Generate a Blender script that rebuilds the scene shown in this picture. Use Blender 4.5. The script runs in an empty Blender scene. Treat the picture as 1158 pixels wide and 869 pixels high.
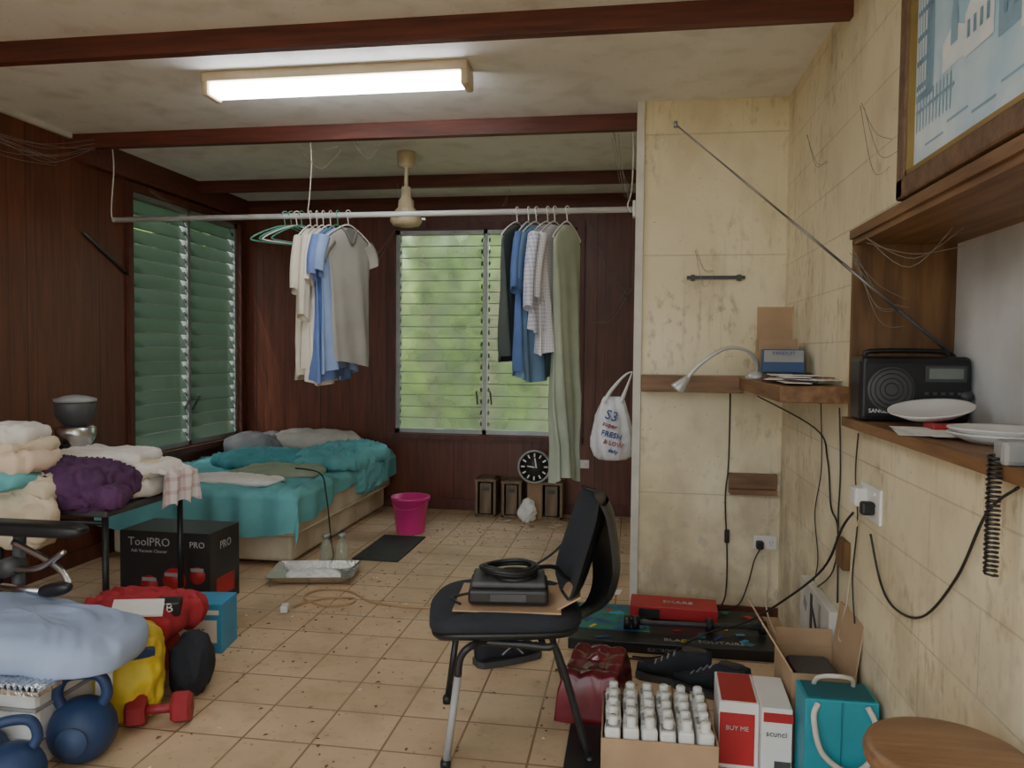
import bpy, math, random, bmesh
from mathutils import Vector, Matrix, noise, Euler
random.seed(7)
R=math.radians
# ------------------------------------------------------------------ materials
def mat(name,col,rough=.6,metal=0.0,var=.12,scale=6,bump=0.0,col2=None,alpha=None,emit=0,spec=None,stretch=(1,1,1),bscale=None):
    m=bpy.data.materials.new(name); m.use_nodes=True
    nt=m.node_tree; N=nt.nodes; L=nt.links; b=N['Principled BSDF']
    tc=N.new('ShaderNodeTexCoord'); mp=N.new('ShaderNodeMapping'); mp.inputs['Scale'].default_value=stretch
    L.new(tc.outputs['Object'],mp.inputs[0])
    nz=N.new('ShaderNodeTexNoise'); nz.inputs['Scale'].default_value=scale; nz.inputs['Detail'].default_value=6
    L.new(mp.outputs[0],nz.inputs['Vector'])
    rp=N.new('ShaderNodeValToRGB'); rp.color_ramp.elements[0].position=.32; rp.color_ramp.elements[1].position=.68
    if col2 is None: col2=tuple(c*(1-var*2) for c in col)
    rp.color_ramp.elements[0].color=(*col2,1); rp.color_ramp.elements[1].color=(*col,1)
    L.new(nz.outputs['Fac'],rp.inputs[0]); L.new(rp.outputs[0],b.inputs['Base Color'])
    b.inputs['Roughness'].default_value=rough; b.inputs['Metallic'].default_value=metal
    if spec is not None: b.inputs['Specular IOR Level'].default_value=spec
    if bump:
        n2=N.new('ShaderNodeTexNoise'); n2.inputs['Scale'].default_value=bscale or scale*4; n2.inputs['Detail'].default_value=4
        L.new(mp.outputs[0],n2.inputs['Vector'])
        bp=N.new('ShaderNodeBump'); bp.inputs['Strength'].default_value=bump; bp.inputs['Distance'].default_value=.01
        L.new(n2.outputs['Fac'],bp.inputs['Height']); L.new(bp.outputs[0],b.inputs['Normal'])
    if alpha is not None: b.inputs['Alpha'].default_value=alpha
    if emit:
        b.inputs['Emission Color'].default_value=(*col,1); b.inputs['Emission Strength'].default_value=emit
    m.diffuse_color=(*col,1)
    return m
def mth(N,L,op,a,b=None,clamp=False):
    n=N.new('ShaderNodeMath'); n.operation=op; n.use_clamp=clamp
    for i,x in enumerate((a,b)):
        if x is None: continue
        if isinstance(x,(int,float)): n.inputs[i].default_value=x
        else: L.new(x,n.inputs[i])
    return n.outputs[0]
def mixc(N,L,f,a,b):
    n=N.new('ShaderNodeMix'); n.data_type='RGBA'
    if isinstance(f,(int,float)): n.inputs[0].default_value=f
    else: L.new(f,n.inputs[0])
    for i,x in ((6,a),(7,b)):
        if isinstance(x,tuple): n.inputs[i].default_value=(*x,1)
        else: L.new(x,n.inputs[i])
    return n.outputs[2]
def noise_n(N,L,vec,scale,detail=6,stretch=None):
    if stretch:
        mp=N.new('ShaderNodeMapping'); mp.inputs['Scale'].default_value=stretch; L.new(vec,mp.inputs[0]); vec=mp.outputs[0]
    n=N.new('ShaderNodeTexNoise'); n.inputs['Scale'].default_value=scale; n.inputs['Detail'].default_value=detail
    L.new(vec,n.inputs['Vector']); return n.outputs['Fac']
def ramp(N,L,f,a,b):
    n=N.new('ShaderNodeMapRange'); n.inputs[1].default_value=a; n.inputs[2].default_value=b; L.new(f,n.inputs[0]); return n.outputs[0]
def base(name):
    m=bpy.data.materials.new(name); m.use_nodes=True; nt=m.node_tree
    tc=nt.nodes.new('ShaderNodeTexCoord'); return m,nt.nodes,nt.links,nt.nodes['Principled BSDF'],tc.outputs['Object']
def panel_mat(name,axis):
    m,N,L,b,o=base(name)
    sp=N.new('ShaderNodeSeparateXYZ'); L.new(o,sp.inputs[0]); s=sp.outputs[axis]
    fr=mth(N,L,'FRACT',mth(N,L,'DIVIDE',mth(N,L,'ADD',s,50.03),.2))
    gr=mth(N,L,'LESS_THAN',fr,.025)
    fr2=mth(N,L,'FRACT',mth(N,L,'DIVIDE',mth(N,L,'ADD',s,50.1),.6)); gr2=mth(N,L,'LESS_THAN',fr2,.01)
    g=mth(N,L,'MAXIMUM',mth(N,L,'MULTIPLY',gr,.6),gr2)
    pid=mth(N,L,'FLOOR',mth(N,L,'DIVIDE',mth(N,L,'ADD',s,50.03),.2))
    wn=N.new('ShaderNodeTexWhiteNoise'); wn.noise_dimensions='1D'; L.new(pid,wn.inputs['W'])
    grain=noise_n(N,L,o,6,8,(6,6,.5))
    c=mixc(N,L,ramp(N,L,grain,.3,.7),(.09,.022,.011),(.18,.050,.023))
    c=mixc(N,L,mth(N,L,'MULTIPLY',wn.outputs[0],.4),c,(.11,.026,.013))
    c=mixc(N,L,g,c,(.02,.007,.005)); L.new(c,b.inputs['Base Color'])
    b.inputs['Roughness'].default_value=.42
    bp=N.new('ShaderNodeBump'); bp.inputs['Strength'].default_value=.4; bp.inputs['Distance'].default_value=.01; bp.invert=True
    L.new(g,bp.inputs['Height']); L.new(bp.outputs[0],b.inputs['Normal'])
    return m
def floor_mat():
    m,N,L,b,o=base('floor_tiles')
    br=N.new('ShaderNodeTexBrick'); br.offset=0; br.squash=1
    mp=N.new('ShaderNodeMapping'); mp.inputs['Location'].default_value=(.07,.05,0); L.new(o,mp.inputs[0]); L.new(mp.outputs[0],br.inputs[0])
    for k,v in (('Scale',1),('Mortar Size',.0045),('Mortar Smooth',.2),('Brick Width',.25),('Row Height',.25),('Bias',0)): br.inputs[k].default_value=v
    br.inputs['Color1'].default_value=(.66,.48,.31,1); br.inputs['Color2'].default_value=(.58,.415,.26,1); br.inputs['Mortar'].default_value=(.26,.165,.095,1)
    d=noise_n(N,L,o,2.3,8); c=mixc(N,L,ramp(N,L,d,.46,.85),br.outputs[0],(.38,.26,.15))
    d1=noise_n(N,L,o,9,8); c=mixc(N,L,mth(N,L,'MULTIPLY',ramp(N,L,d1,.52,.78),.45),c,(.28,.19,.11))
    d2=noise_n(N,L,o,40,6); c=mixc(N,L,mth(N,L,'MULTIPLY',ramp(N,L,d2,.63,.74),.7),c,(.13,.085,.05))
    L.new(c,b.inputs['Base Color'])
    L.new(ramp(N,L,noise_n(N,L,o,5,4),-.2,1.0),b.inputs['Roughness'])
    bp=N.new('ShaderNodeBump'); bp.inputs['Strength'].default_value=.35; bp.inputs['Distance'].default_value=.004; bp.invert=True
    L.new(br.outputs['Fac'],bp.inputs['Height']); L.new(bp.outputs[0],b.inputs['Normal'])
    return m
def cream_mat(name,block):
    m,N,L,b,o=base(name)
    sp=N.new('ShaderNodeSeparateXYZ'); L.new(o,sp.inputs[0])
    cb=N.new('ShaderNodeCombineXYZ'); L.new(sp.outputs[1 if block else 0],cb.inputs[0]); L.new(sp.outputs[2],cb.inputs[1])
    br=N.new('ShaderNodeTexBrick'); br.offset=.5 if block else 0; L.new(cb.outputs[0],br.inputs[0])
    bw,rh=(.6,.2) if block else (3.0,.62)
    for k,v in (('Scale',1),('Mortar Size',.003),('Mortar Smooth',.4),('Brick Width',bw),('Row Height',rh)): br.inputs[k].default_value=v
    big=noise_n(N,L,o,1.6,6); c=mixc(N,L,ramp(N,L,big,.35,.72),(.86,.775,.56),(.74,.645,.42))
    st=noise_n(N,L,o,3.2,9,(1.3,1.3,.7)); c=mixc(N,L,mth(N,L,'MULTIPLY',ramp(N,L,st,.50,.80),.6),c,(.46,.37,.22))
    sp2=noise_n(N,L,o,75,3); c=mixc(N,L,mth(N,L,'MULTIPLY',ramp(N,L,sp2,.69,.75),.65),c,(.16,.12,.08))
    mask=ramp(N,L,noise_n(N,L,o,1.9,3),.40,.66)
    sc=noise_n(N,L,o,26,12,(1,1,.6)); c=mixc(N,L,mth(N,L,'MULTIPLY',mth(N,L,'MULTIPLY',ramp(N,L,sc,.54,.76),mask),.8),c,(.27,.20,.12))
    drip=noise_n(N,L,o,9,6,(4,4,.18)); c=mixc(N,L,mth(N,L,'MULTIPLY',mth(N,L,'MULTIPLY',ramp(N,L,drip,.56,.76),mask),.45),c,(.30,.23,.14))
    lowz=ramp(N,L,sp.outputs[2],1.2,0)
    low=mth(N,L,'MULTIPLY',mth(N,L,'MULTIPLY',lowz,ramp(N,L,noise_n(N,L,o,5,9),.36,.66)),.8)
    c=mixc(N,L,low,c,(.33,.26,.16))
    peel=mth(N,L,'MULTIPLY',ramp(N,L,noise_n(N,L,o,14,10),.62,.65),mth(N,L,'MULTIPLY',lowz,.6)); c=mixc(N,L,peel,c,(.45,.42,.36))
    c=mixc(N,L,mth(N,L,'MULTIPLY',br.outputs['Fac'],.30 if block else .45),c,(.36,.29,.18)); L.new(c,b.inputs['Base Color'])
    b.inputs['Roughness'].default_value=.6
    bp=N.new('ShaderNodeBump'); bp.inputs['Strength'].default_value=.5; bp.inputs['Distance'].default_value=.006; bp.invert=True
    h=mth(N,L,'ADD',br.outputs['Fac'],mth(N,L,'MULTIPLY',noise_n(N,L,o,35,5),.45))
    L.new(h,bp.inputs['Height']); L.new(bp.outputs[0],b.inputs['Normal'])
    return m
def wood_mat(name,c1,c2,st=(1,12,12),rough=.5):
    return mat(name,c1,rough,col2=c2,scale=3,stretch=st,bump=.15)
def ceil_mat():
    m,N,L,b,o=base('ceiling_paint')
    c=mixc(N,L,ramp(N,L,noise_n(N,L,o,1.3,7),.30,.80),(.86,.87,.88),(.70,.69,.67))
    c=mixc(N,L,mth(N,L,'MULTIPLY',ramp(N,L,noise_n(N,L,o,6,12),.50,.82),.5),c,(.42,.38,.32))
    c=mixc(N,L,mth(N,L,'MULTIPLY',ramp(N,L,noise_n(N,L,o,55,4),.66,.75),.5),c,(.2,.18,.15)); L.new(c,b.inputs['Base Color'])
    b.inputs['Roughness'].default_value=.7; return m
def plaid_mat(name,c1,c2,s):
    m,N,L,b,o=base(name); sp=N.new('ShaderNodeSeparateXYZ'); L.new(o,sp.inputs[0])
    a=mth(N,L,'LESS_THAN',mth(N,L,'FRACT',mth(N,L,'MULTIPLY',mth(N,L,'ADD',sp.outputs[0],mth(N,L,'ADD',sp.outputs[1],40)),s)),.3)
    d=mth(N,L,'LESS_THAN',mth(N,L,'FRACT',mth(N,L,'MULTIPLY',mth(N,L,'ADD',sp.outputs[2],40),s)),.3)
    c=mixc(N,L,mth(N,L,'MULTIPLY',mth(N,L,'ADD',a,d),.5),c1,c2); L.new(c,b.inputs['Base Color']); b.inputs['Roughness'].default_value=.85; return m
def louvre_mat(name,tint,dust,rough,amt,tl_mix=.45,ior=1.2):
    m=bpy.data.materials.new(name); m.use_nodes=True; N=m.node_tree.nodes; L=m.node_tree.links
    b=N['Principled BSDF']; out=N['Material Output']
    b.inputs['Base Color'].default_value=(*dust,1); b.inputs['Roughness'].default_value=.2
    rf=N.new('ShaderNodeBsdfRefraction'); rf.inputs['Color'].default_value=(*tint,1); rf.inputs['Roughness'].default_value=rough; rf.inputs['IOR'].default_value=ior
    tl=N.new('ShaderNodeBsdfTranslucent'); tl.inputs[0].default_value=(*[c*.95 for c in tint],1)
    m1=N.new('ShaderNodeMixShader'); m1.inputs[0].default_value=tl_mix; L.new(b.outputs[0],m1.inputs[1]); L.new(tl.outputs[0],m1.inputs[2])
    tc=N.new('ShaderNodeTexCoord'); f=ramp(N,L,noise_n(N,L,tc.outputs['Object'],4,6),.2,.8)
    f2=mth(N,L,'ADD',mth(N,L,'MULTIPLY',f,.3),amt-.15,True)
    m2=N.new('ShaderNodeMixShader'); L.new(f2,m2.inputs[0]); L.new(rf.outputs[0],m2.inputs[1]); L.new(m1.outputs[0],m2.inputs[2])
    L.new(m2.outputs[0],out.inputs[0]); return m
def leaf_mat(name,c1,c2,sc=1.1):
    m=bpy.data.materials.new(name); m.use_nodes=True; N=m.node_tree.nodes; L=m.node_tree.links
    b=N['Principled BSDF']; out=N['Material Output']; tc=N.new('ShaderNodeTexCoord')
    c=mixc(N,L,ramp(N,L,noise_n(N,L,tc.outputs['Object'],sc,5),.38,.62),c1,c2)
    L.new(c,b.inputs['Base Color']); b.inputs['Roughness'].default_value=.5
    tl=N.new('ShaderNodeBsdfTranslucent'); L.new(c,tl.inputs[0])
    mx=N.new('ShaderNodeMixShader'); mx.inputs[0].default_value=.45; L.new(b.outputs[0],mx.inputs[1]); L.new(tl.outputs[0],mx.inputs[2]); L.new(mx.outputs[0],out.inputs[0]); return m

# ------------------------------------------------------------------ mesh builder
def spline(pts,k=8,closed=False):
    P=[Vector(p) for p in pts]; n=len(P)
    if n<3: return P
    out=[]
    rng=n if closed else n-1
    for i in range(rng):
        if closed: a,b,c,d=P[(i-1)%n],P[i],P[(i+1)%n],P[(i+2)%n]
        else: a,b,c,d=P[max(i-1,0)],P[i],P[i+1],P[min(i+2,n-1)]
        for j in range(k):
            t=j/k
            out.append(.5*((2*b)+(-a+c)*t+(2*a-5*b+4*c-d)*t*t+(-a+3*b-3*c+d)*t**3))
    if not closed: out.append(P[-1])
    return out
class MB:
    def __init__(s): s.v=[];s.f=[];s.mi=[];s.sm=[];s.mats=[]
    def idx(s,m):
        if m not in s.mats: s.mats.append(m)
        return s.mats.index(m)
    def add(s,V,F,m,smooth=False,M=None):
        o=len(s.v); i=s.idx(m)
        for v in V:
            v=Vector(v); s.v.append(M@v if M else v)
        for f in F: s.f.append([a+o for a in f]); s.mi.append(i); s.sm.append(smooth)
        return s
    def box(s,c,d,m,rot=(0,0,0),r=0,M=None,seg=2):
        T=Matrix.Translation(c)@Euler([R(a) for a in rot]).to_matrix().to_4x4()
        if M: T=M@T
        bm=bmesh.new(); bmesh.ops.create_cube(bm,size=1)
        for v in bm.verts: v.co=Vector((v.co.x*d[0],v.co.y*d[1],v.co.z*d[2]))
        if r: bmesh.ops.bevel(bm,geom=bm.edges[:],offset=r,segments=seg,profile=.5,affect='EDGES')
        bm.verts.index_update()
        s.add([v.co.copy() for v in bm.verts],[[v.index for v in f.verts] for f in bm.faces],m,False,T); bm.free(); return s
    def b2(s,lo,hi,m,r=0):
        return s.box([(a+b)/2 for a,b in zip(lo,hi)],[b-a for a,b in zip(lo,hi)],m,r=r)
    def tube(s,pts,r,m,n=8,k=8,closed=False,M=None,sm=True,flat=1):
        P=spline(pts,k,closed) if k>1 else [Vector(p) for p in pts]
        if M: P=[M@p for p in P]
        N=len(P); V=[];F=[]
        up=None
        for i,p in enumerate(P):
            a=P[(i-1)%N] if (closed or i>0) else P[i]; b=P[(i+1)%N] if (closed or i<N-1) else P[i]
            t=(b-a)
            if t.length<1e-9: t=Vector((0,0,1))
            t.normalize()
            if up is None:
                up=Vector((0,0,1)) if abs(t.z)<.9 else Vector((1,0,0))
            x=up-t*up.dot(t)
            if x.length<1e-6: x=t.orthogonal()
            x.normalize(); y=t.cross(x); up=x
            rr=r if not isinstance(r,(list,tuple)) else r[0]+(r[1]-r[0])*i/max(N-1,1)
            for j in range(n):
                q=2*math.pi*j/n; V.append(p+x*math.cos(q)*rr*flat+y*math.sin(q)*rr)
        for i in range(N if closed else N-1):
            for j in range(n):
                a=i*n+j;b=i*n+(j+1)%n;c=((i+1)%N)*n+(j+1)%n;d=((i+1)%N)*n+j; F.append([a,b,c,d])
        if not closed: F.append(list(range(n))[::-1]); F.append([(N-1)*n+j for j in range(n)])
        return s.add(V,F,m,sm)
    def cyl(s,p0,p1,r,m,n=20,M=None):
        return s.tube([p0,p1],r,m,n=n,k=1,M=M,sm=False) if n<10 else s.tube([p0,p1],r,m,n=n,k=1,M=M,sm=True)
    def lathe(s,prof,m,c=(0,0,0),n=28,M=None,sm=True,caps=True):
        V=[];F=[];T=Matrix.Translation(c)
        if M: T=M@T
        for r,z in prof:
            for j in range(n):
                q=2*math.pi*j/n; V.append((r*math.cos(q),r*math.sin(q),z))
        for i in range(len(prof)-1):
            for j in range(n): F.append([i*n+j,i*n+(j+1)%n,(i+1)*n+(j+1)%n,(i+1)*n+j])
        if caps:
            F.append(list(range(n))[::-1]); F.append([(len(prof)-1)*n+j for j in range(n)])
        return s.add(V,F,m,sm,T)
    def blob(s,c,d,m,e=.5,amp=.0,fr=6,seed=0,rot=(0,0,0),nu=48,nv=28,floor=None,M=None,crease=None):
        T=Matrix.Translation(c)@Euler([R(a) for a in rot]).to_matrix().to_4x4()
        if M: T=M@T
        if amp and nu<72: nu,nv=72,40
        V=[];F=[]
        sg=lambda x,p: math.copysign(abs(x)**p,x)
        cr=(min(d)*.22*amp) if crease is None else crease
        for i in range(nv+1):
            ph=-math.pi/2+math.pi*i/nv
            for j in range(nu):
                th=2*math.pi*j/nu
                p=Vector((d[0]/2*sg(math.cos(ph),e)*sg(math.cos(th),e),d[1]/2*sg(math.cos(ph),e)*sg(math.sin(th),e),d[2]/2*sg(math.sin(ph),min(1,e*1.4))))
                if amp:
                    q=Vector((p.x*fr*.6+seed*3.1,p.y*fr*.6+seed*1.7,seed))
                    lo=noise.noise(q)
                    p.x*=1+amp*.25*lo; p.y*=1+amp*.25*noise.noise(q+Vector((7,3,1)))
                    w=Vector((p.x*fr*1.2+seed,p.y*fr*2.0-seed+lo*2,p.z*fr+seed))
                    rdg=1-2.2*abs(noise.noise(w)); rd2=1-2.2*abs(noise.noise(w*2.1+Vector((3,8,1))))
                    nrm=Vector((p.x/d[0]**2,p.y/d[1]**2,p.z/d[2]**2))
                    if nrm.length>1e-9: nrm.normalize()
                    p+=nrm*cr*(rdg*1.6+rd2*.8+lo)
                p=T@p
                if floor is not None and p.z<floor: p.z=floor
                V.append(p)
        for i in range(nv):
            for j in range(nu): F.append([i*nu+j,i*nu+(j+1)%nu,(i+1)*nu+(j+1)%nu,(i+1)*nu+j])
        return s.add(V,F,m,True)
    def grid(s,fn,nu,nv,m,smooth=True,M=None):
        V=[fn(i/nu,j/nv) for j in range(nv+1) for i in range(nu+1)]
        F=[[j*(nu+1)+i,j*(nu+1)+i+1,(j+1)*(nu+1)+i+1,(j+1)*(nu+1)+i] for j in range(nv) for i in range(nu)]
        return s.add(V,F,m,smooth,M)
    def loft(s,rings,m,smooth=True,M=None,caps=False):
        n=len(rings[0]); V=[p for r in rings for p in r]; F=[]
        for i in range(len(rings)-1):
            for j in range(n): F.append([i*n+j,i*n+(j+1)%n,(i+1)*n+(j+1)%n,(i+1)*n+j])
        if caps: F.append(list(range(n))[::-1]); F.append([(len(rings)-1)*n+j for j in range(n)])
        return s.add(V,F,m,smooth,M)
    def text(s,txt,size,m,M,ext=.0008,align='CENTER'):
        cu=bpy.data.curves.new('t','FONT'); cu.body=txt; cu.size=size; cu.extrude=ext; cu.align_x=align; cu.resolution_u=2
        ob=bpy.data.objects.new('t',cu); bpy.context.scene.collection.objects.link(ob)
        dg=bpy.context.evaluated_depsgraph_get(); dg.update(); me=bpy.data.meshes.new_from_object(ob.evaluated_get(dg))
        s.add([v.co.copy() for v in me.vertices],[list(p.vertices) for p in me.polygons],m,False,M)
        bpy.data.objects.remove(ob); bpy.data.curves.remove(cu); bpy.data.meshes.remove(me); return s
    def done(s,name,rec=True):
        o=Vector((0,0,0))
        if rec:
            xs=[v.x for v in s.v];ys=[v.y for v in s.v];zs=[v.z for v in s.v]
            o=Vector(((min(xs)+max(xs))/2,(min(ys)+max(ys))/2,min(zs)))
        me=bpy.data.meshes.new(name); me.from_pydata([v-o for v in s.v],[],s.f)
        for m in s.mats: me.materials.append(m)
        me.polygons.foreach_set('material_index',s.mi); me.polygons.foreach_set('use_smooth',s.sm); me.update()
        ob=bpy.data.objects.new(name,me); ob.location=o; bpy.context.scene.collection.objects.link(ob); return ob
def TR(loc,rot=(0,0,0)): return Matrix.Translation(loc)@Euler([R(a) for a in rot]).to_matrix().to_4x4()
FY=(90,0,0)

# ------------------------------------------------------------------ palette
M_black=mat('black_plastic',(.018,.018,.02),.4,var=.2)
M_blackfab=mat('black_fabric',(.024,.028,.038),.9,bump=.3,bscale=200)
M_dgrey=mat('dark_grey_plastic',(.07,.07,.075),.5)
M_grey=mat('grey_plastic',(.35,.35,.35),.5)
M_white=mat('white_plastic',(.80,.79,.76),.4,var=.06)
M_wcloth=mat('white_cotton',(.82,.78,.73),.9,var=.06,bump=.2)
M_cream=mat('cream_cotton',(.74,.62,.45),.9,var=.1,bump=.2)
M_peach=mat('peach_cotton',(.78,.60,.47),.9,var=.08)
M_steel=mat('brushed_steel',(.62,.62,.62),.28,1.0,var=.05)
M_alu=mat('aluminium_frame',(.42,.44,.42),.45,.5)
M_turq=mat('turquoise_sheet',(.16,.47,.50),.85,var=.10,bump=.25)
M_teal=mat('teal_cloth',(.09,.34,.37),.85)
M_mattress=mat('stained_mattress',(.72,.64,.50),.9,col2=(.44,.32,.19),scale=3)
M_olive=mat('olive_cloth',(.36,.42,.30),.9)
M_purple=mat('purple_cloth',(.11,.035,.12),.8,var=.25,bump=.3)
M_lblue=mat('light_blue_cotton',(.34,.42,.60),.85,var=.05,bump=.15)
M_bluesh=mat('blue_shirt_cotton',(.15,.24,.55),.85,var=.1)
M_lbshirt=mat('pale_blue_cotton',(.26,.36,.62),.85,var=.08)
M_gshirt=mat('grey_marle',(.38,.37,.34),.9,var=.08)
M_cshirt=mat('offwhite_shirt',(.74,.69,.58),.9,var=.08)
M_dshirt=mat('charcoal_shirt',(.07,.09,.085),.9)
M_navy=mat('navy_vinyl',(.02,.05,.14),.5,bump=.1)
M_red=mat('red_plastic',(.50,.025,.03),.45)
M_drop=mat('dark_red_vinyl',(.33,.02,.03),.45)
M_redc=mat('red_cloth',(.46,.03,.045),.85,var=.15)
M_maroon=mat('maroon_shrinkwrap',(.22,.015,.025),.2,var=.3)
M_yellow=mat('yellow_nylon',(.70,.52,.04),.6,var=.1)
M_pink=mat('pink_plastic',(.72,.04,.26),.35,var=.06)
M_card=mat('cardboard',(.48,.32,.19),.85,var=.1)
M_cardin=mat('cardboard_inside',(.38,.25,.14),.9)
M_paper=mat('paper',(.80,.79,.76),.8,var=.05)
M_print=mat('muted_white_print',(.50,.50,.50),.7)
M_tealbag=mat('teal_gift_bag',(.02,.31,.40),.45,var=.08)
M_bluebox=mat('blue_card',(.06,.34,.60),.5,var=.1)
M_dkblue=mat('dark_blue_card',(.02,.06,.25),.45)
M_green=mat('green_print',(.03,.26,.10),.5,col2=(.02,.05,.25),scale=14)
M_rope=mat('white_rope',(.72,.68,.60),.9,bump=.4,bscale=300)
M_beige=mat('beige_enamel',(.66,.55,.38),.4,var=.1)
M_orange=mat('orange_cable_rubber',(.48,.30,.16),.5)
M_foil=mat('foil',(.75,.75,.74),.25,1.0,bump=.8,bscale=60,var=.1)
M_glass=mat('bottle_glass',(.50,.55,.42),.08,alpha=.45)
M_beam=wood_mat('beam_redwood',(.15,.036,.022),(.075,.018,.012),(1,12,12))
M_trim=wood_mat('trim_redwood',(.13,.036,.022),(.07,.02,.012),(6,6,.8))
M_oak=wood_mat('shelf_oak',(.27,.14,.06),(.13,.06,.025),(10,1.2,10))
M_oakx=wood_mat('shelf_oak_across',(.26,.14,.07),(.13,.065,.03),(1.2,10,10))
M_oakz=wood_mat('alcove_wood',(.22,.11,.04),(.10,.045,.014),(8,8,1))
M_stool=wood_mat('stool_pine',(.30,.165,.085),(.19,.10,.05),(1.5,14,14),.35)
M_crate=wood_mat('crate_wood',(.24,.16,.09),(.11,.07,.035),(6,6,1))
M_gold=mat('gilt',(.42,.28,.10),.4,.6)
M_sill=mat('dirty_white_paint',(.70,.67,.60),.6)
M_web=mat('cobweb_silk',(.34,.32,.28),.9)

# ------------------------------------------------------------------ room shell
XL,XR,YB,H=-3.40,.76,6.40,2.65
YF=-.9
b=MB(); b.b2((XL-.12,YF,-.1),(1.2,YB+.12,0),floor_mat()); b.done('floor',False)
b=MB(); b.b2((XL-.12,YF,H),(1.2,YB+.12,H+.12),ceil_mat()); b.done('ceiling',False)
pl=panel_mat('wall_panelling_left',1); pb=panel_mat('wall_panelling_back',0)
WL=(4.82,6.28,.60,2.43); WB=(-2.02,-.46,.65,2.38)
b=MB()
b.b2((XL-.1,YF,0),(XL,WL[0],H),pl); b.b2((XL-.1,WL[0],0),(XL,WL[1],WL[2]),pl); b.b2((XL-.1,WL[0],WL[3]),(XL,WL[1],H),pl); b.b2((XL-.1,WL[1],0),(XL,YB+.1,H),pl)
b.done('wall_left',False)
b=MB()
b.b2((XL,YB,0),(WB[0],YB+.1,H),pb); b.b2((WB[1],YB,0),(1.2,YB+.1,H),pb); b.b2((WB[0],YB,0),(WB[1],YB+.1,WB[2]),pb); b.b2((WB[0],YB,WB[3]),(WB[1],YB+.1,H),pb)
b.done('wall_back',False)
cr=cream_mat('painted_blockwork',True); cf=cream_mat('painted_sheeting',False)
AY0,AY1,AZ0,AZ1,AXD=1.2,2.79,1.11,1.755,1.06
b=MB()
b.b2((XR,YF,0),(1.16,AY0,H),cr); b.b2((XR,AY1,0),(1.16,YB,H),cr); b.b2((XR,AY0,0),(1.16,AY1,AZ0),cr); b.b2((XR,AY0,AZ1),(1.16,AY1,H),cr)
b.b2((AXD,AY0,AZ0),(1.16,AY1,AZ1),mat('alcove_plaster',(.72,.73,.73),.8,col2=(.50,.49,.46),scale=3))
b.done('wall_right',False)
b=MB(); b.b2((.045,4.09,0),(XR,YB,H),cf); b.done('wall_closet',False)
b=MB()
b.b2((.735,AY1-.022,AZ0+.03),(AXD,AY1,AZ1-.02),M_oakz); b.b2((.735,AY0,AZ1-.03),(AXD,AY1,AZ1),M_oak)
b.b2((.715,AY0,AZ0),(AXD,AY1,AZ0+.03),M_oak); b.b2((.725,AY0,AZ1-.01),(.76,AY1+.0,AZ1+.02),M_oak)
b.done('alcove_shelf',False)
b=MB(); b.b2((.004,4.075,0),(.044,4.12,H),M_sill); b.done('trim_1',False)
b=MB(); b.b2((.045,4.072,0),(XR,4.09,.045),M_trim); b.done('baseboard_closet',False)
b=MB(); b.b2((XL,YB-.02,0),(.04,YB,.09),M_trim); b.done('baseboard_back',False)
b=MB(); b.b2((XL,YF,0),(XL+.02,YB-.02,.09),M_trim); b.done('baseboard_left',False)
b=MB(); b.b2((XL,YF,H-.03),(XL+.025,4.25,H),M_sill); b.done('trim_2',False)
b=MB(); b.b2((XL,4.32,H-.16),(XL+.06,YB,H),M_beam); b.done('trim_3',False)
b=MB(); b.b2((XL+.06,YB-.05,H-.12),(.045,YB,H),M_beam); b.done('trim_4',False)
for y in (1.65,2.95,4.26,5.56):
    b=MB(); b.b2((XL,y,H-.088),(XR if y<4.0 else .045,y+.05,H),M_beam,r=.003); b.done('ceiling_beam',False)
def louvre_window(name,w,h,n,T,glass,angle):
    b=MB(); f=.035
    for x in (-w/2+f/2,0,w/2-f/2): b.box((x,0,h/2),(f,.07,h),M_alu,M=T)
    for z in (f/2,h-f/2): b.box((0,0,z),(w,.07,f),M_alu,M=T)
    sp=(h-2*f)/n; pw=w/2-f*1.5
    for sx in (-1,1):
        for i in range(n):
            z=f+sp*(i+.5); an=angle+random.uniform(-3,3); b.box((sx*w/4,.0,z),(pw,.005,sp*1.18),glass,rot=(an,0,0),M=T)
            b.box((sx*w/4,-.003-sp*.56*math.sin(R(-an)),z+sp*.56*math.cos(R(an))*(1)),(pw,.006,.005),M_alu,rot=(an,0,0),M=T)
            for e in (-1,1): b.box((sx*w/4+e*(pw/2-.006),-.012,z),(.012,.02,.03),M_dgrey,rot=(an,0,0),M=T)
    for sx in (-1,1): b.box((sx*.06,-.05,h*.18),(.012,.012,.13),M_dgrey,rot=(30,0,0),M=T)
    return b.done(name,True)
g1=louvre_mat('louvre_glass_frosted',(.95,.99,.88),(.64,.70,.56),.20,.30,.6,1.25); g2=louvre_mat('louvre_glass_dusty',(.46,.58,.50),(.20,.25,.22),.30,.50)
louvre_window('window_1',WB[1]-WB[0],WB[3]-WB[2],17,TR(((WB[0]+WB[1])/2,YB+.05,WB[2])),g1,-28)
louvre_window('window_2',WL[1]-WL[0],WL[3]-WL[2],17,TR((XL-.05,(WL[0]+WL[1])/2,WL[2]),(0,0,90)),g2,-28)
def trimframe(name,pts): 
    b=MB()
    for lo,hi in pts: b.b2(lo,hi,M_trim)
    b.done(name,False)
y0=YB-.025
trimframe('trim_5',[((WB[0]-.06,y0,WB[2]-.06),(WB[0],YB,WB[3]+.06)),((WB[1],y0,WB[2]-.06),(WB[1]+.06,YB,WB[3]+.06)),((WB[0],y0,WB[3]),(WB[1],YB,WB[3]+.06)),((WB[0]-.06,y0-.03,WB[2]-.05),(WB[1]+.06,YB,WB[2]-.005))])
x1=XL+.025
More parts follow.
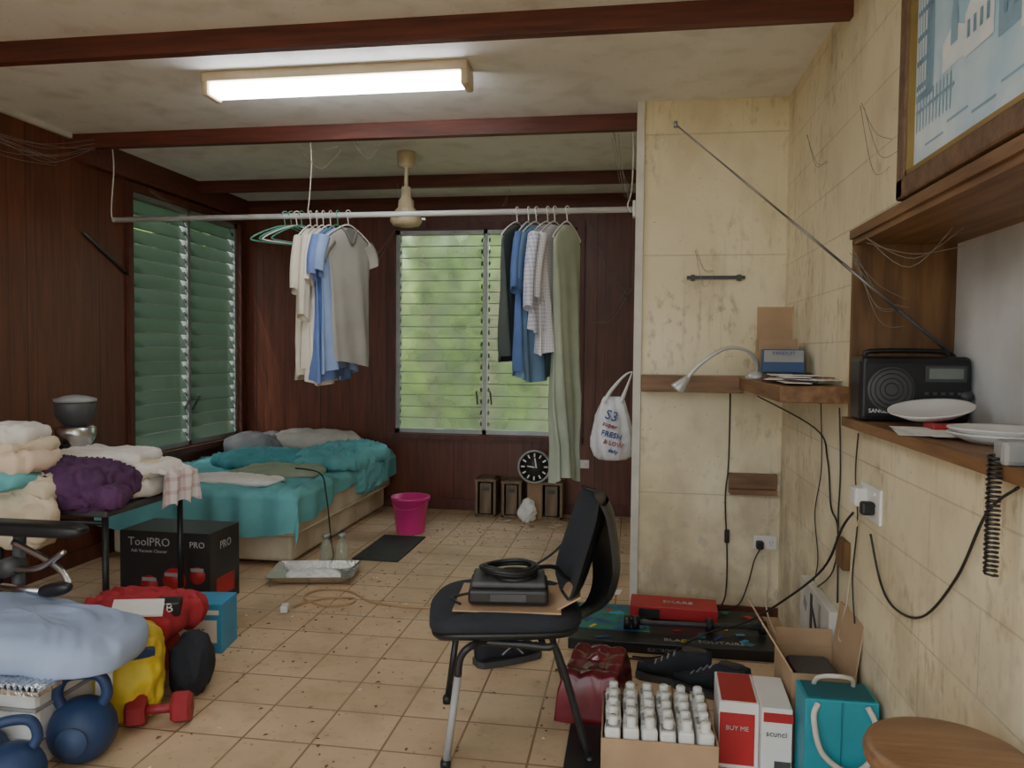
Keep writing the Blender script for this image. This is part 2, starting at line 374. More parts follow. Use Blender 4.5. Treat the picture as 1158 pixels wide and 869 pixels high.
trimframe('trim_6',[((XL,WL[0]-.05,WL[2]-.05),(x1,WL[0],WL[3]+.05)),((XL,WL[1],WL[2]-.05),(x1,WL[1]+.05,WL[3]+.05)),((XL,WL[0],WL[3]),(x1,WL[1],WL[3]+.05)),((XL,WL[0],WL[2]-.05),(x1+.02,WL[1],WL[2]-.005))])

# ------------------------------------------------------------------ outdoors
b=MB(); b.b2((-40,-30,-.3),(40,40,-.12),mat('garden_ground',(.16,.17,.06),.95,col2=(.10,.07,.03),scale=1)); b.done('garden_ground',False)
rnd=random.Random(3)
def leaf(b,p,s,m):
    e=Euler((rnd.uniform(-1.2,1.2),rnd.uniform(-1.2,1.2),rnd.uniform(0,6.3))).to_matrix()
    pts=[(0,-s,0),(s*.38,-.2*s,.08*s),(.3*s,.5*s,.05*s),(0,s,-.1*s),(-.3*s,.5*s,.05*s),(-.38*s,-.2*s,.08*s)]
    b.add([e@Vector(q)+Vector(p) for q in pts],[[0,1,2,3],[0,3,4,5]],m)
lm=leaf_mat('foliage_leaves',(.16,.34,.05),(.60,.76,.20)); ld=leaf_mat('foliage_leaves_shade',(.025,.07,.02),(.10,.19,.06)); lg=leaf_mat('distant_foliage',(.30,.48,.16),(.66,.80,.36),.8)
b=MB()
for i in range(9500):
    z=rnd.uniform(-.1,5.5); x=rnd.uniform(-4.4,1.5)
    if noise.noise((x*.9,z*.8,1.3))+(.18 if z<1.6 else -.03)+(.1 if x>-1.2 else 0)<-.02: continue
    leaf(b,(x,rnd.uniform(9.4,13),z),rnd.uniform(.05,.13),lm)
for i in range(1000):
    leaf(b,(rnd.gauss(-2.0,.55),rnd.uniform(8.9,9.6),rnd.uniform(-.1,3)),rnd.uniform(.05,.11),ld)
trk=mat('tree_bark',(.30,.26,.19),.9,bump=.5)
for x,y,r,l in ((-1.75,9.2,.11,.3),(-1.15,10,.07,-.2),(-.55,9.2,.05,.25),(-2.6,10,.12,-.3),(.4,10,.1,0)):
    b.tube([(x,y,-.15),(x+l*.2,y,1.5),(x+l,y+.1,3.2),(x+l*1.3,y,5.5)],[r,r*.6],trk,n=9)
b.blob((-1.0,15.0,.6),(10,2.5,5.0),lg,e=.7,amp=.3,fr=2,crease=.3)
b.done('garden_trees',False)
b=MB()
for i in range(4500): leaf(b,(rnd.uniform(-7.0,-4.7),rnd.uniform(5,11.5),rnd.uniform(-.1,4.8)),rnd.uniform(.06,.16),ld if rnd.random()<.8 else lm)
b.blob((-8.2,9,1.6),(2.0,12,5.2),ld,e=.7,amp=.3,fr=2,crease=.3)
b.done('garden_hedge',False)

# ------------------------------------------------------------------ ceiling lights, fan
em=mat('lit_diffuser',(.97,.985,1),.4,var=.0,emit=23); em_fill=mat('added_fill_diffuser',(.97,.985,1),.4,var=.0,emit=14)
def batten(y,em,x=-1.383):
    b=MB(); b.b2((x-.637,y-.07,H-.045),(x+.638,y+.07,H),M_beige,r=.004)
    b.box((x,y,H-.072),(1.22,.10,.055),em,r=.015,seg=3)
    for dx in (-.622,.623): b.box((x+dx,y,H-.065),(.035,.135,.085),M_beige,r=.01)
    b.done('fluorescent_ceiling_light')
batten(3.46,em); batten(.75,em_fill,-.9)  # second batten: unseen fill light, added out of view to brighten the room
b=MB(); c=(-1.48,4.91,0)
b.lathe([(.0,H),(.058,H),(.06,H-.02),(.055,H-.09),(.045,H-.10),(.012,H-.105),(.012,H-.22),(.03,H-.23),(.035,H-.30),(.05,H-.315),(.052,H-.36),(.075,H-.385),(.06,H-.40),(.1,H-.42),(.105,H-.45),(.09,H-.475),(.045,H-.485),(.0,H-.487)],M_beige,c,caps=False)
for i in range(3):
    a=R(20+120*i); b.box((c[0]+.1*math.cos(a),c[1]+.1*math.sin(a),H-.43),(.05,.02,.012),M_steel,rot=(0,0,math.degrees(a)))
b.done('ceiling_fan_motor')

# ------------------------------------------------------------------ rail + clothes
RY,RZ=4.36,2.15
b=MB(); b.cyl((-3.19,RY,RZ-.005),(.003,RY,RZ),.0165,mat('rail_pipe',(.66,.67,.68),.4),n=16)
for x in (-3.17,-1.89,-.02):
    b.tube([(x,RY-.02,RZ-.02),(x-.02,RY-.015,RZ+.02),(x,RY-.04,RZ+.1),(x+.006,4.335,2.45),(x,4.33,2.60)],.004,M_rope,n=6)
b.box((-.005,RY,RZ),(.016,.07,.09),M_white,r=.003)
b.done('clothes_rail')
def hanger(b,M,hm,w=.2):
    b.tube([(.012,0,-.02),(.02,0,.012),(0,0,.026),(-.02,0,.012),(-.006,0,-.025),(0,0,-.065)],.003,hm,n=6,M=M)
    b.tube([(0,0,-.06),(w*.5,0,-.09),(w,0,-.145),(w*.96,0,-.165),(0,0,-.168),(-w*.96,0,-.165),(-w,0,-.145),(-w*.5,0,-.09)],.0045,hm,n=6,closed=True,M=M,k=4)
def shirt(name,x,ang,m,L=.78,W=.2,sleeve=.24,seed=0,hm=M_white,collar=None,depth=.04,fold=.45,taper=1.0):
    b=MB(); M=TR((x,RY,RZ),(0,0,ang)); hanger(b,M,hm,min(.2,W))
    rings=[];n=64
    prof=[(-L-.02,1.0*taper),(-L+.05,1.02*taper),(-L*.88,taper*1.01),(-L*.8,(1+taper)/2),(-L*.7,.97),(-L*.6,.96),(-L*.52,.96),(-L*.45,.97),(-.34,1.0),(-.29,1.02),(-.25,1.04),(-.19,1.05),(-.155,.98),(-.125,.74),(-.10,.48),(-.085,.34)]
    for z,k in prof:
        ring=[]
        t=min(1,max(0,(-z-.12)/L)); 
        for j in range(n):
            q=2*math.pi*j/n; cx=math.copysign(abs(math.cos(q))**.8,math.cos(q)); sy=math.sin(q)
            fo=fold*t*(math.sin(q*5+seed+z*3)+.7*math.sin(q*9+seed*2+z*5)+.5*noise.noise((cx*4,z*5,seed*2.0+sy)))
            xx=cx*W*k*(1+.03*math.sin(z*9+seed)); yy=sy*depth*(.45+.9*t)*(1)+fo*depth*.9
            ring.append((xx,yy,z+(.018*math.sin(q*2+seed) if z<-L+.01 else 0)))
        rings.append(ring)
    b.loft(rings,m,M=M)
    if collar:
        vp=[(-W*.34,0,-.083),(-W*.2,-depth*.62,-.115),(0,-depth*.85,-.175),(W*.2,-depth*.62,-.115),(W*.34,0,-.083),(0,depth*.5,-.08)]
        b.tube(vp,.008,collar,n=6,closed=True,k=4,M=M)
        V=[(-W*.30,-depth*.60,-.10),(0,-depth*.95,-.17),(W*.30,-depth*.60,-.10),(0,-depth*.35,-.075)]
        b.add(V,[[0,1,2,3]],collar,M=M)
    if sleeve:
        for sx in (-1,1):
            rr=[]
            for i in range(9):
                t=i/8; c=Vector((sx*(W*.86+.06*t+.02*math.sin(t*3)),.0,-.165-t*sleeve)); rad=.07-.012*t
                rr.append([(c.x+sx*rad*.62*math.cos(q),c.y+rad*.5*math.sin(q)*(1+.3*math.sin(3*q+seed)),c.z+rad*.35*math.cos(q)) for q in [2*math.pi*j/18 for j in range(18)]])
            b.loft(rr,m,M=M)
    return b.done(name)
hg=mat('green_hanger',(.10,.38,.28),.4)
for i,(x,a) in enumerate(((-2.06,50),(-2.02,58),(-1.985,50),(-1.955,62))):
    b=MB(); hanger(b,TR((x,RY,RZ),(0,0,a)),hg if i!=2 else M_white,.2); b.done('coat_hanger')
shirt('white_shirt_on_hanger',-1.90,88,M_cshirt,L=.94,W=.16,sleeve=.30,seed=1)
shirt('cream_shirt_on_hanger',-1.86,92,M_cshirt,L=.90,W=.18,sleeve=.45,seed=2)
shirt('white_shirt_on_hanger',-1.82,88,M_wcloth,L=.97,W=.17,sleeve=.25,seed=3)
shirt('blue_shirt_on_hanger',-1.775,86,M_bluesh,L=.95,W=.19,sleeve=.22,seed=4)
shirt('pale_blue_shirt_on_hanger',-1.73,84,M_lbshirt,L=.90,W=.19,sleeve=.2,seed=5,hm=hg)
shirt('grey_tshirt_on_hanger',-1.665,64,M_gshirt,L=.86,W=.165,sleeve=.12,seed=6,collar=mat('grey_collar',(.16,.16,.15),.9),depth=.04,fold=.25)
shirt('charcoal_trousers_on_hanger',-.66,72,M_dshirt,L=.82,W=.18,sleeve=0,seed=7,depth=.045)
shirt('blue_shirt_on_hanger',-.595,80,mat('royal_blue_cotton',(.09,.17,.40),.85),L=.90,W=.18,sleeve=.3,seed=8)
shirt('steel_blue_shirt_on_hanger',-.55,70,mat('steel_blue_cotton',(.16,.28,.46),.85),L=.93,W=.17,sleeve=.25,seed=9)
shirt('plaid_shirt_on_hanger',-.485,72,plaid_mat('plaid',(.62,.62,.68),(.28,.32,.52),45),L=.66,W=.19,sleeve=.40,seed=10)
shirt('checked_shirt_on_hanger',-.445,66,plaid_mat('check',(.70,.69,.72),(.45,.46,.62),60),L=.78,W=.16,sleeve=.35,seed=11)
shirt('green_sheet_on_hanger',-.375,60,mat('sage_cotton',(.42,.48,.38),.9),L=1.50,W=.125,sleeve=0,seed=12,depth=.045,taper=.70)

# ------------------------------------------------------------------ bed
bx0,bx1,by0,by1=-3.36,-2.03,4.42,6.33
b=MB(); b.b2((bx0+.04,by0+.08,.02),(bx1-.06,by1,.19),M_mattress,r=.02)
for x in (bx0+.12,bx1-.14):
    for y in (by0+.16,by1-.1): b.cyl((x,y,0),(x,y,.03),.03,M_black)
b.box(((bx0+bx1)/2,(by0+by1)/2,.32),(bx1-bx0,by1-by0,.26),M_mattress,r=.05,seg=4)
for z in (.215,.425): b.tube([(bx1-.01,by0+.06,z),(bx1-.0,by1-.06,z)],.008,M_cream,n=6,k=1); b.tube([(bx0+.06,by0-.0,z),(bx1-.06,by0,z)],.008,M_cream,n=6,k=1)
def sheet(u,v):
    a=bx0+.0+u*(bx1-bx0+.14+.05*math.sin(v*9)); bb=by0-.24-.03*math.sin(u*11)+v*(by1-by0+.24)
    dx=max(0,a-bx1); dy=max(0,by0-bb); z=.462-dx-dy
    x=min(a,bx1+.015+.02*noise.noise((v*9,1,2))); y=max(bb,by0-.02)
    q=Vector((a*2.5,bb*4,0)); w=q+Vector((noise.noise(q*.6)*1.5,noise.noise(q*.6+Vector((4,4,4)))*1.5,0))
    rd=max(0,1-3.0*abs(noise.noise(w)))
    amp=1 if dx+dy==0 else .0
    z+=amp*(.028*rd+.012*max(0,1-3*abs(noise.noise(w*1.9)))+.02*max(0,noise.noise(q*.5)))+.004
    if dy>0: y-= .015*(1+math.sin(a*24+2*math.sin(a*5)))+.02*dy
    if dx>0: x+= .012*(1+math.sin(bb*22))
    return (x,y,z)
b.grid(sheet,120,150,M_turq)
b.done('bed')
M_gpil=mat('grey_pillowcase',(.55,.50,.44),.9,bump=.2)
b=MB(); b.blob((-2.62,6.12,.575),(.70,.36,.18),M_gpil,e=.6,amp=.4,fr=5,seed=2,crease=.012); b.done('pillow')
b=MB(); b.blob((-3.05,5.98,.56),(.42,.50,.16),mat('grey_blanket',(.22,.22,.23),.9),e=.65,amp=.8,fr=6,seed=22,floor=.468,crease=.016); b.done('grey_blanket')
b=MB(); b.blob((-2.25,5.72,.52),(.48,.98,.15),M_turq,e=.6,amp=1.0,fr=8,seed=5,nu=120,nv=66,floor=.468,crease=.018)
b.blob((-2.02,5.75,.40),(.07,.55,.26),M_turq,e=.6,amp=1,fr=7,seed=25,crease=.012); b.done('crumpled_turquoise_sheet')
b=MB(); b.blob((-2.75,5.50,.51),(.60,.60,.10),M_teal,e=.6,amp=1.0,fr=8,seed=8,nu=120,nv=66,floor=.468,crease=.015); b.done('crumpled_teal_blanket')
b=MB(); b.blob((-2.42,5.05,.50),(.62,.45,.05),M_olive,e=.6,amp=.8,fr=7,seed=11,nu=90,nv=40,floor=.468,crease=.008); b.done('olive_towel')
b=MB(); b.blob((-2.55,4.68,.497),(.66,.26,.04),M_wcloth,e=.6,amp=.8,fr=7,seed=14,nu=90,nv=40,floor=.468,crease=.007); b.done('white_towel')
b=MB(); b.tube([(-2.3,5.0,.535),(-2.05,4.85,.53),(-1.985,4.8,.40),(-1.93,4.75,.1),(-1.88,4.65,.02),(-1.95,4.5,.012),(-2.0,4.3,.012)],.005,M_black,n=6); b.done('black_cord')
# ------------------------------------------------------------------ table + laundry
tz=.65
b=MB(); b.b2((-3.32,2.97,tz-.03),(-2.22,3.60,tz),M_dgrey,r=.008)
for x in (-3.28,-2.25):
    for y in (3.0,3.56): b.cyl((x,y,0),(x,y,tz-.03),.014,M_black,n=12)
    b.cyl((x,3.0,.12),(x,3.56,.12),.009,M_black,n=10)
for y in (3.0,3.56): b.cyl((-3.28,y,tz-.06),(-2.25,y,tz-.06),.011,M_black,n=10)
b.done('folding_table')
def heap(name,items):
    b=MB()
    for c,d,m,kw in items: b.blob(c,d,m,**kw)
    return b.done(name)
heap('folded_white_laundry',[((-2.52,3.36,tz+.05),(.60,.42,.10),M_wcloth,dict(e=.35,amp=.4,fr=8,seed=1,floor=tz+.002,crease=.007)),((-2.50,3.36,tz+.12),(.56,.38,.06),M_wcloth,dict(e=.38,amp=.5,fr=9,seed=3,crease=.008)),((-2.54,3.38,tz+.17),(.46,.34,.06),M_wcloth,dict(e=.42,amp=.6,fr=10,seed=6,crease=.009)),((-2.42,3.30,tz+.145),(.34,.28,.03),M_cream,dict(e=.5,amp=.6,fr=9,seed=36,crease=.006))])
st=plaid_mat('striped_towel',(.74,.68,.66),(.55,.34,.42),16)
b=MB()
def tow(u,v):
    a=u*.36; x=-2.38+min(a,.2); z=tz+.10-max(0,a-.2)*.9-.01*math.sin(v*20)
    return (x+(.03 if a>.2 else 0)+.02*math.sin(v*17+u*3)*(a>.15),3.26+v*.30,z+.08*(1-u)*.5+.012*noise.noise((u*8,v*8,1)))
b.grid(tow,30,30,st); b.done('striped_towel')
heap('purple_jumper',[((-2.45,3.08,tz+.095),(.46,.26,.17),M_purple,dict(e=.6,amp=1.0,fr=12,seed=4,nu=130,nv=70,floor=tz+.002,crease=.016)),((-2.36,3.04,tz+.05),(.34,.18,.09),M_purple,dict(e=.6,amp=1.0,fr=12,seed=44,nu=110,nv=60,crease=.012))])
heap('cream_bedspread',[((-2.72,3.0,tz+.06),(.58,.30,.18),M_cream,dict(e=.5,amp=.8,fr=8,seed=9,crease=.015)),((-2.62,2.87,tz-.03),(.50,.12,.20),M_cream,dict(e=.5,amp=.8,fr=9,seed=12,crease=.013))])
heap('teal_cloth',[((-2.70,2.88,tz+.145),(.40,.22,.07),M_turq,dict(e=.5,amp=.6,fr=9,seed=13,crease=.009))])
heap('peach_laundry_pile',[((-2.72,2.94,tz+.215),(.45,.30,.09),M_peach,dict(e=.42,amp=.6,fr=10,seed=15,crease=.010)),((-2.73,2.94,tz+.275),(.43,.29,.05),M_cream,dict(e=.42,amp=.6,fr=10,seed=17,crease=.009)),((-2.75,2.95,tz+.325),(.40,.28,.06),M_wcloth,dict(e=.45,amp=.6,fr=10,seed=16,crease=.010))])
b=MB(); c=(-2.76,3.47,tz)
b.lathe([(.07,0),(.085,.005),(.085,.03),(.065,.05),(.062,.20),(.085,.24),(.092,.26),(.092,.30),(.075,.31)],M_steel,c); b.lathe([(.05,.31),(.09,.36),(.095,.42),(.09,.43)],M_dgrey,c); b.lathe([(.095,.43),(.098,.445),(.05,.46),(.015,.465)],M_grey,c)
b.box((c[0]+.0,c[1]-.09,tz+.20),(.05,.05,.05),M_black,r=.008); b.done('coffee_grinder')
b=MB()
b.blob((-2.22,2.52,.68),(.50,.10,.055),M_black,e=.5); b.cyl((-2.3,2.55,.0),(-2.25,2.53,.66),.022,M_dgrey)
b.b2((-2.5,2.48,0),(-2.05,2.62,.025),M_black,r=.008)
b.tube([(-2.25,2.5,.63),(-2.05,2.47,.56),(-1.98,2.45,.50)],.012,M_steel); b.tube([(-2.3,2.5,.53),(-2.12,2.46,.55),(-2.0,2.45,.62)],.010,M_steel); b.tube([(-2.3,2.5,.46),(-2.1,2.45,.47)],.014,M_steel)
b.blob((-2.03,2.44,.485),(.13,.05,.05),M_black,e=.7,rot=(0,-12,0)); b.cyl((-2.26,2.46,.54),(-2.26,2.54,.54),.035,M_dgrey)
b.done('exercise_machine')
b=MB(); b.b2((-2.64,3.63,.0),(-2.13,3.93,.40),mat('black_printed_card',(.02,.018,.018),.4),r=.004)
b.text('ToolPRO',.062,M_print,TR((-2.47,3.627,.325),FY)); b.text('Ash Vacuum Cleaner',.024,M_print,TR((-2.47,3.627,.29),FY)); b.text('PRO',.045,M_print,TR((-2.20,3.627,.325),FY))
b.text('PRO',.06,M_print,TR((-2.127,3.78,.30),(90,0,90)))
for x,z,r in ((-2.33,.15,.065),(-2.47,.12,.05),(-2.20,.18,.045)):
    b.lathe([(r,0),(r,.002)],M_red,M=TR((x,3.629,z),(90,0,0))); b.box((x,3.626,z+.03),(r*1.6,.004,.018),M_grey)
b.box((-2.129,3.78,.1),(.003,.18,.1),M_red); b.done('vacuum_cleaner_box')
b=MB(); b.box((-1.90,3.20,.11),(.22,.18,.22),M_bluebox,rot=(0,0,8),r=.003); b.box((-1.888,3.105,.10),(.18,.003,.10),M_paper,rot=(0,0,8)); b.box((-1.889,3.104,.185),(.20,.003,.02),M_paper,rot=(0,0,8)); b.text('N-95',.04,M_dkblue,TR((-1.887,3.10,.085),(90,0,8))); b.done('blue_mask_box')
b=MB(); b.box((-2.05,2.30,.15),(.40,.34,.30),M_white,r=.02)
for z in (.10,.20,.29): b.box((-2.05,2.30,z),(.42,.36,.012),M_grey,r=.004)
b.done('plastic_storage_crate')
heap('light_blue_pillow',[((-2.00,2.30,.365),(.68,.40,.14),M_lblue,dict(e=.45,amp=.6,fr=4,seed=3,nu=120,nv=60,floor=.302,rot=(0,7,8),crease=.008))])
b=MB(); b.grid(lambda u,v:(-1.98+u*.20,2.06+v*.12,.302+.012*math.sin(u*60)),40,6,M_foil); b.b2((-2.0,2.05,.285),(-1.77,2.15,.30),M_foil); b.done('foil_tray')
heap('red_jacket',[((-1.98,2.78,.28),(.44,.32,.12),M_redc,dict(e=.5,amp=.9,fr=9,seed=5,nu=120,nv=60,crease=.013)),((-2.05,2.78,.12),(.45,.30,.24),M_redc,dict(e=.6,amp=.3,fr=5,seed=7,floor=.001))])
b=MB(); b.box((-1.86,2.66,.355),(.18,.12,.008),M_paper,rot=(12,5,30)); b.box((-1.80,2.76,.33),(.10,.07,.06),M_black,rot=(5,0,20),r=.008); b.text('WB',.05,M_paper,TR((-1.80,2.722,.32),(90,0,20))); b.done('papers_and_wallet')
b=MB(); b.blob((-1.83,2.52,.165),(.27,.20,.32),M_yellow,e=.5,amp=.7,fr=10,seed=4,nu=110,nv=60,floor=.001,rot=(0,0,25),crease=.010); b.tube([(-1.97,2.43,.27),(-1.88,2.375,.275),(-1.76,2.41,.27),(-1.69,2.50,.26)],.020,M_navy,n=8)
b.box((-1.80,2.385,.18),(.055,.006,.09),M_paper,rot=(-6,0,20)); b.box((-1.90,2.375,.16),(.05,.006,.13),M_paper,rot=(-6,8,22)); b.done('yellow_bag')
fn=mat('faded_navy',(.05,.09,.20),.6)
def kettlebell(x,y,r,m,a=0,name='kettlebell'):
    b=MB(); prof=[(r*math.cos(t),r*.92+r*math.sin(t)) for t in [R(-66+i*12) for i in range(13)]]+[(.001,r*1.92)]
    b.lathe([(p[0],max(0,p[1])) for p in prof],m,(x,y,0),n=32)
    M=TR((x,y,0),(0,0,a)); b.tube([(-r*.5,0,r*1.55),(-r*.72,0,r*2.05),(-r*.45,0,r*2.6),(r*.45,0,r*2.6),(r*.72,0,r*2.05),(r*.5,0,r*1.55)],r*.17,m,n=12,M=M)
    b.lathe([(r*.45,0),(r*.45,.004)],fn,M=TR((x,y,r*.95),(0,0,a))@TR((0,-r*.99,0),(90,0,0)))
    return b.done(name)
kettlebell(-1.77,2.24,.105,M_navy,20); kettlebell(-1.80,1.98,.092,M_navy,35); kettlebell(-1.99,2.06,.085,M_navy,0)
b=MB(); b.blob((-1.70,2.76,.11),(.14,.17,.22),M_blackfab,e=.7,amp=.3,floor=.001,crease=.008); b.done('black_pouch')
d=Vector((.92,.38,0)).normalized()
def dumbbell(c,d,L,r,m):
    b=MB(); a0=c-d*L/2; a1=c+d*L/2
    b.cyl(a0,a1,.017,m,n=14)
    for s0,s1 in ((-1,-.38),(.38,1)):
        P=[c+d*L/2*q for q in (s0,s0+.1,s1-.1,s1)]
        for i in range(3): b.tube([P[i],P[i+1]],[(r*.85,r),(r,r),(r,r*.85)][i],m,n=6,k=1,sm=False)
    b.done('dumbbell')
dumbbell(Vector((-1.66,2.49,.056)),d,.22,.058,M_drop)

# ------------------------------------------------------------------ back floor items
b=MB(); b.b2((-1.77,4.70,.0),(-1.46,5.36,.012),mat('charcoal_mat',(.055,.055,.055),.95,bump=.4),r=.004); b.done('door_mat')
b=MB(); x,y,h,r1,r2=-1.62,5.52,.27,.105,.14
b.lathe([(r1,0),(r1+.002,.01),(r2-.006,h-.02),(r2+.006,h-.018),(r2+.006,h),(r2-.004,h),(r1-.003,.012),(0.001,.012)],M_pink,(x,y,0),n=36,caps=False)
b.tube([(x-r2-.004,y,h-.02),(x-r2*.7,y-r2*.72,h-.06),(x,y-r2-.02,h-.075),(x+r2*.7,y-r2*.72,h-.06),(x+r2+.004,y,h-.02)],.004,M_pink,n=6); b.done('bucket')
def crate(x,y,w,h,d=.2):
    b=MB()
    for sx in (-1,1): b.box((x+sx*(w/2-.01),y,h/2),(.02,d,h),M_crate)
    b.box((x,y,h-.01),(w+.01,d+.01,.02),M_crate,r=.003); b.box((x,y,.012),(w,d,.02),M_crate); b.box((x,y-d/2+.006,h/2),(w*.55,.008,h*.8),M_crate); b.box((x,y-d/2-.002,h*.75),(w*.35,.008,.03),M_dgrey)
    b.box((x,y+d/2-.006,h/2),(w-.04,.008,h-.04),M_black)
    b.done('wooden_speaker_box')
crate(-1.17,6.24,.17,.31); crate(-.955,6.24,.16,.30); crate(-.63,6.24,.18,.30)
b=MB(); T=TR((-.765,6.12,.43),(82,0,0))
b.lathe([(.001,0),(.125,0),(.135,.01),(.135,.03),(.126,.036),(.118,.03),(.118,.022)],M_grey,M=T,n=40,caps=False); b.lathe([(.119,.02),(.119,.024)],M_black,M=T,n=40)
for i in range(12):
    a=R(30*i); b.box((.092*math.cos(a),.092*math.sin(a),.027),(.030,.012,.003),M_paper,rot=(0,0,30*i),M=T)
b.box((.01,.030,.028),(.010,.08,.003),M_paper,rot=(0,0,10),M=T); b.box((-.028,.0,.028),(.06,.010,.003),M_paper,rot=(0,0,-8),M=T)
b.box((-.765,6.18,.15),(.12,.10,.30),M_cardin,r=.004); b.done('wall_clock')
b=MB(); b.blob((-.82,6.03,.08),(.10,.08,.16),M_paper,e=.8,amp=1,fr=12,seed=4,floor=.001,crease=.016)
rp=random.Random(12)
for i in range(26):
    x,y=rp.uniform(-1.45,-.1),rp.uniform(5.75,6.25)
    if i>21: x,y=rp.uniform(-.25,.0),rp.uniform(4.0,4.5)
    b.box((x,y,.004+.003*(i%3)),(rp.uniform(.03,.10),rp.uniform(.02,.07),.002),[M_paper,M_cardin,M_grey,M_cream][i%4],rot=(rp.uniform(-6,6),rp.uniform(-6,6),rp.uniform(0,180)))
b.done('paper_scraps')
def outlet(name,T,w=.115,h=.07,plugs=()):
    b=MB(); b.box((0,-.005,0),(w,.01,h),M_white,r=.003,M=T)
    for sx in (-1,1):
        for a,dx,dz in ((25,-.007,.006),(-25,.007,.006),(0,0,-.008)): b.box((sx*w*.26+dx,-.0105,dz-.005),(.002,.002,.008),M_black,rot=(0,a,0),M=T)
        b.box((sx*w*.26,-.012,h*.33),(.012,.006,.010),M_white,M=T)
    for px in plugs: b.box((px,-.03,-.01),(.036,.04,.042),M_black,r=.008,M=T)
    b.done(name)
outlet('power_outlet',TR((-.40,YB,.425)))
outlet('power_outlet',TR((.69,4.088,.385)),plugs=(-.03,))
outlet('power_outlet',TR((XR,2.57,.885),(0,0,-90)),w=.20,h=.11,plugs=(.045,))
b=MB(); b.box((.735,2.63,.895),(.045,.07,.06),M_white,r=.008); b.done('power_adapter')
b=MB(); mb=mat('white_plastic_bag',(.72,.72,.76),.3,var=.08,bump=.4,bscale=30)
def bagring(z,w,d,s):
    out=[]
    for j in range(60):
        q=2*math.pi*j/60; r=1+.10*math.sin(q*7+z*18+s)+.16*noise.noise((math.cos(q)*2.5,math.sin(q)*2.5,z*9))
        out.append((-.105+w*r*math.cos(q)+.02*(z-.95),4.30+d*r*math.sin(q),z))
    return out
b.loft([bagring(z,w,d,1) for z,w,d in ((.755,.03,.02),(.76,.07,.05),(.78,.095,.065),(.83,.105,.075),(.88,.105,.07),(.94,.10,.06),(1.00,.09,.05),(1.05,.075,.038),(1.09,.06,.025),(1.11,.05,.018))],mb,caps=True)
b.tube([(-.15,4.29,1.08),(-.11,4.29,1.15),(-.04,4.29,1.23),(.0,4.29,1.25)],[.035,.006],mb,n=10,flat=.4); b.tube([(-.06,4.30,1.08),(-.03,4.30,1.16),(.0,4.29,1.25)],[.035,.006],mb,n=10,flat=.4)
pr=mat('faded_blue_print',(.05,.11,.36),.5); prr=mat('faded_red_print',(.48,.08,.10),.5)
b.text('S3',.075,pr,TR((-.115,4.226,.985),(90,18,0)),ext=.012); b.text('super',.036,prr,TR((-.12,4.224,.945),(90,18,0)),ext=.012); b.text('FRESH',.042,pr,TR((-.11,4.221,.89),(90,14,0)),ext=.012); b.text('& LOW',.034,prr,TR((-.10,4.221,.845),(90,14,0)),ext=.012); b.text('daily',.03,pr,TR((-.10,4.226,.805),(90,14,0)),ext=.012)
b.done('plastic_shopping_bag')
b=MB(); T=TR((-1.84,4.28,0),(0,0,12))
def ft(u,v):
    x=(u-.5)*.50;y=(v-.5)*.36; e=max(abs(u-.5),abs(v-.5))*2; z=.006+(.05*max(0,(e-.72)/.28)**1 if e>.72 else .004*noise.noise((x*40,y*40,0))); return (x,y,z)
b.grid(ft,40,30,M_foil,M=T); b.blob((.02,-.05,.03),(.3,.14,.04),M_paper,e=.8,amp=1,fr=15,M=T,crease=.008); b.done('foil_baking_tray')
for x,y in ((-1.86,4.50),(-1.77,4.53)):
    b=MB(); b.lathe([(.036,0),(.04,.01),(.04,.12),(.036,.145),(.02,.165),(.018,.19),(.022,.192),(.022,.21),(.016,.21)],M_glass,(x,y,0)); b.lathe([(.023,.19),(.023,.213)],M_alu,(x,y,0)); b.done('glass_bottle')
b=MB(); b.tube([(-1.73,3.74,.012),(-1.70,3.83,.008),(-1.62,3.92,.007),(-1.48,3.95,.007),(-1.46,3.86,.007),(-1.58,3.80,.007),(-1.74,3.90,.007),(-1.72,4.04,.007),(-1.55,4.06,.007),(-1.35,3.9,.007),(-1.1,3.86,.007),(-.98,3.90,.007),(-.80,3.98,.007)],.0065,M_orange,n=7)
b.box((-1.75,3.69,.02),(.04,.07,.036),M_white,r=.008,rot=(0,0,15)); b.done('extension_cord')

# ------------------------------------------------------------------ office chair
b=MB(); T=TR((-.40,2.66,0),(0,0,180+13))
def seatring(z,k,n=48,cx=.035,a=.262,bb=.240):
    out=[]
    for j in range(n):
        q=2*math.pi*j/n; c,s=math.cos(q),math.sin(q)
        out.append((cx+a*k*math.copysign(abs(c)**.55,c),bb*k*math.copysign(abs(s)**.55,s),z+.012*(c*c-.5)*-1+(-.02*max(0,c)**3)))
    return out
b.loft([seatring(.405,.80),seatring(.408,.93),seatring(.418,.97),seatring(.432,.98)],M_black,M=T,caps=True)
b.loft([seatring(.432,.96),seatring(.443,1.0),seatring(.465,1.0),seatring(.478,.96),seatring(.486,.86),seatring(.487,.5),seatring(.485,.1)],M_blackfab,M=T,caps=True)
for sy in (-1,1):
    y=sy*.225
    b.tube([(.10,y*.8,.40),(.16,y,.395),(.19,y,.36),(.198,y,.30)],.0125,M_black,n=12,M=T,k=5)
    b.tube([(.198,y,.30),(.235,y*1.04,.012)],.0125,M_grey if sy==1 else M_black,n=12,M=T,k=1)
    b.tube([(.13,y*.8,.395),(-.08,y,.39),(-.13,y,.36),(-.235,y*1.04,.012)],.0125,M_black,n=12,M=T,k=5)
    for x in (.236,-.236): b.lathe([(.017,0),(.018,.02),(.014,.03)],M_black,(x,y*1.04,0),M=T,n=14)
b.cyl((.13,-.18,.395),(.13,.18,.395),.011,M_black,M=T); b.cyl((-.08,-.2,.39),(-.08,.2,.39),.011,M_black,M=T)
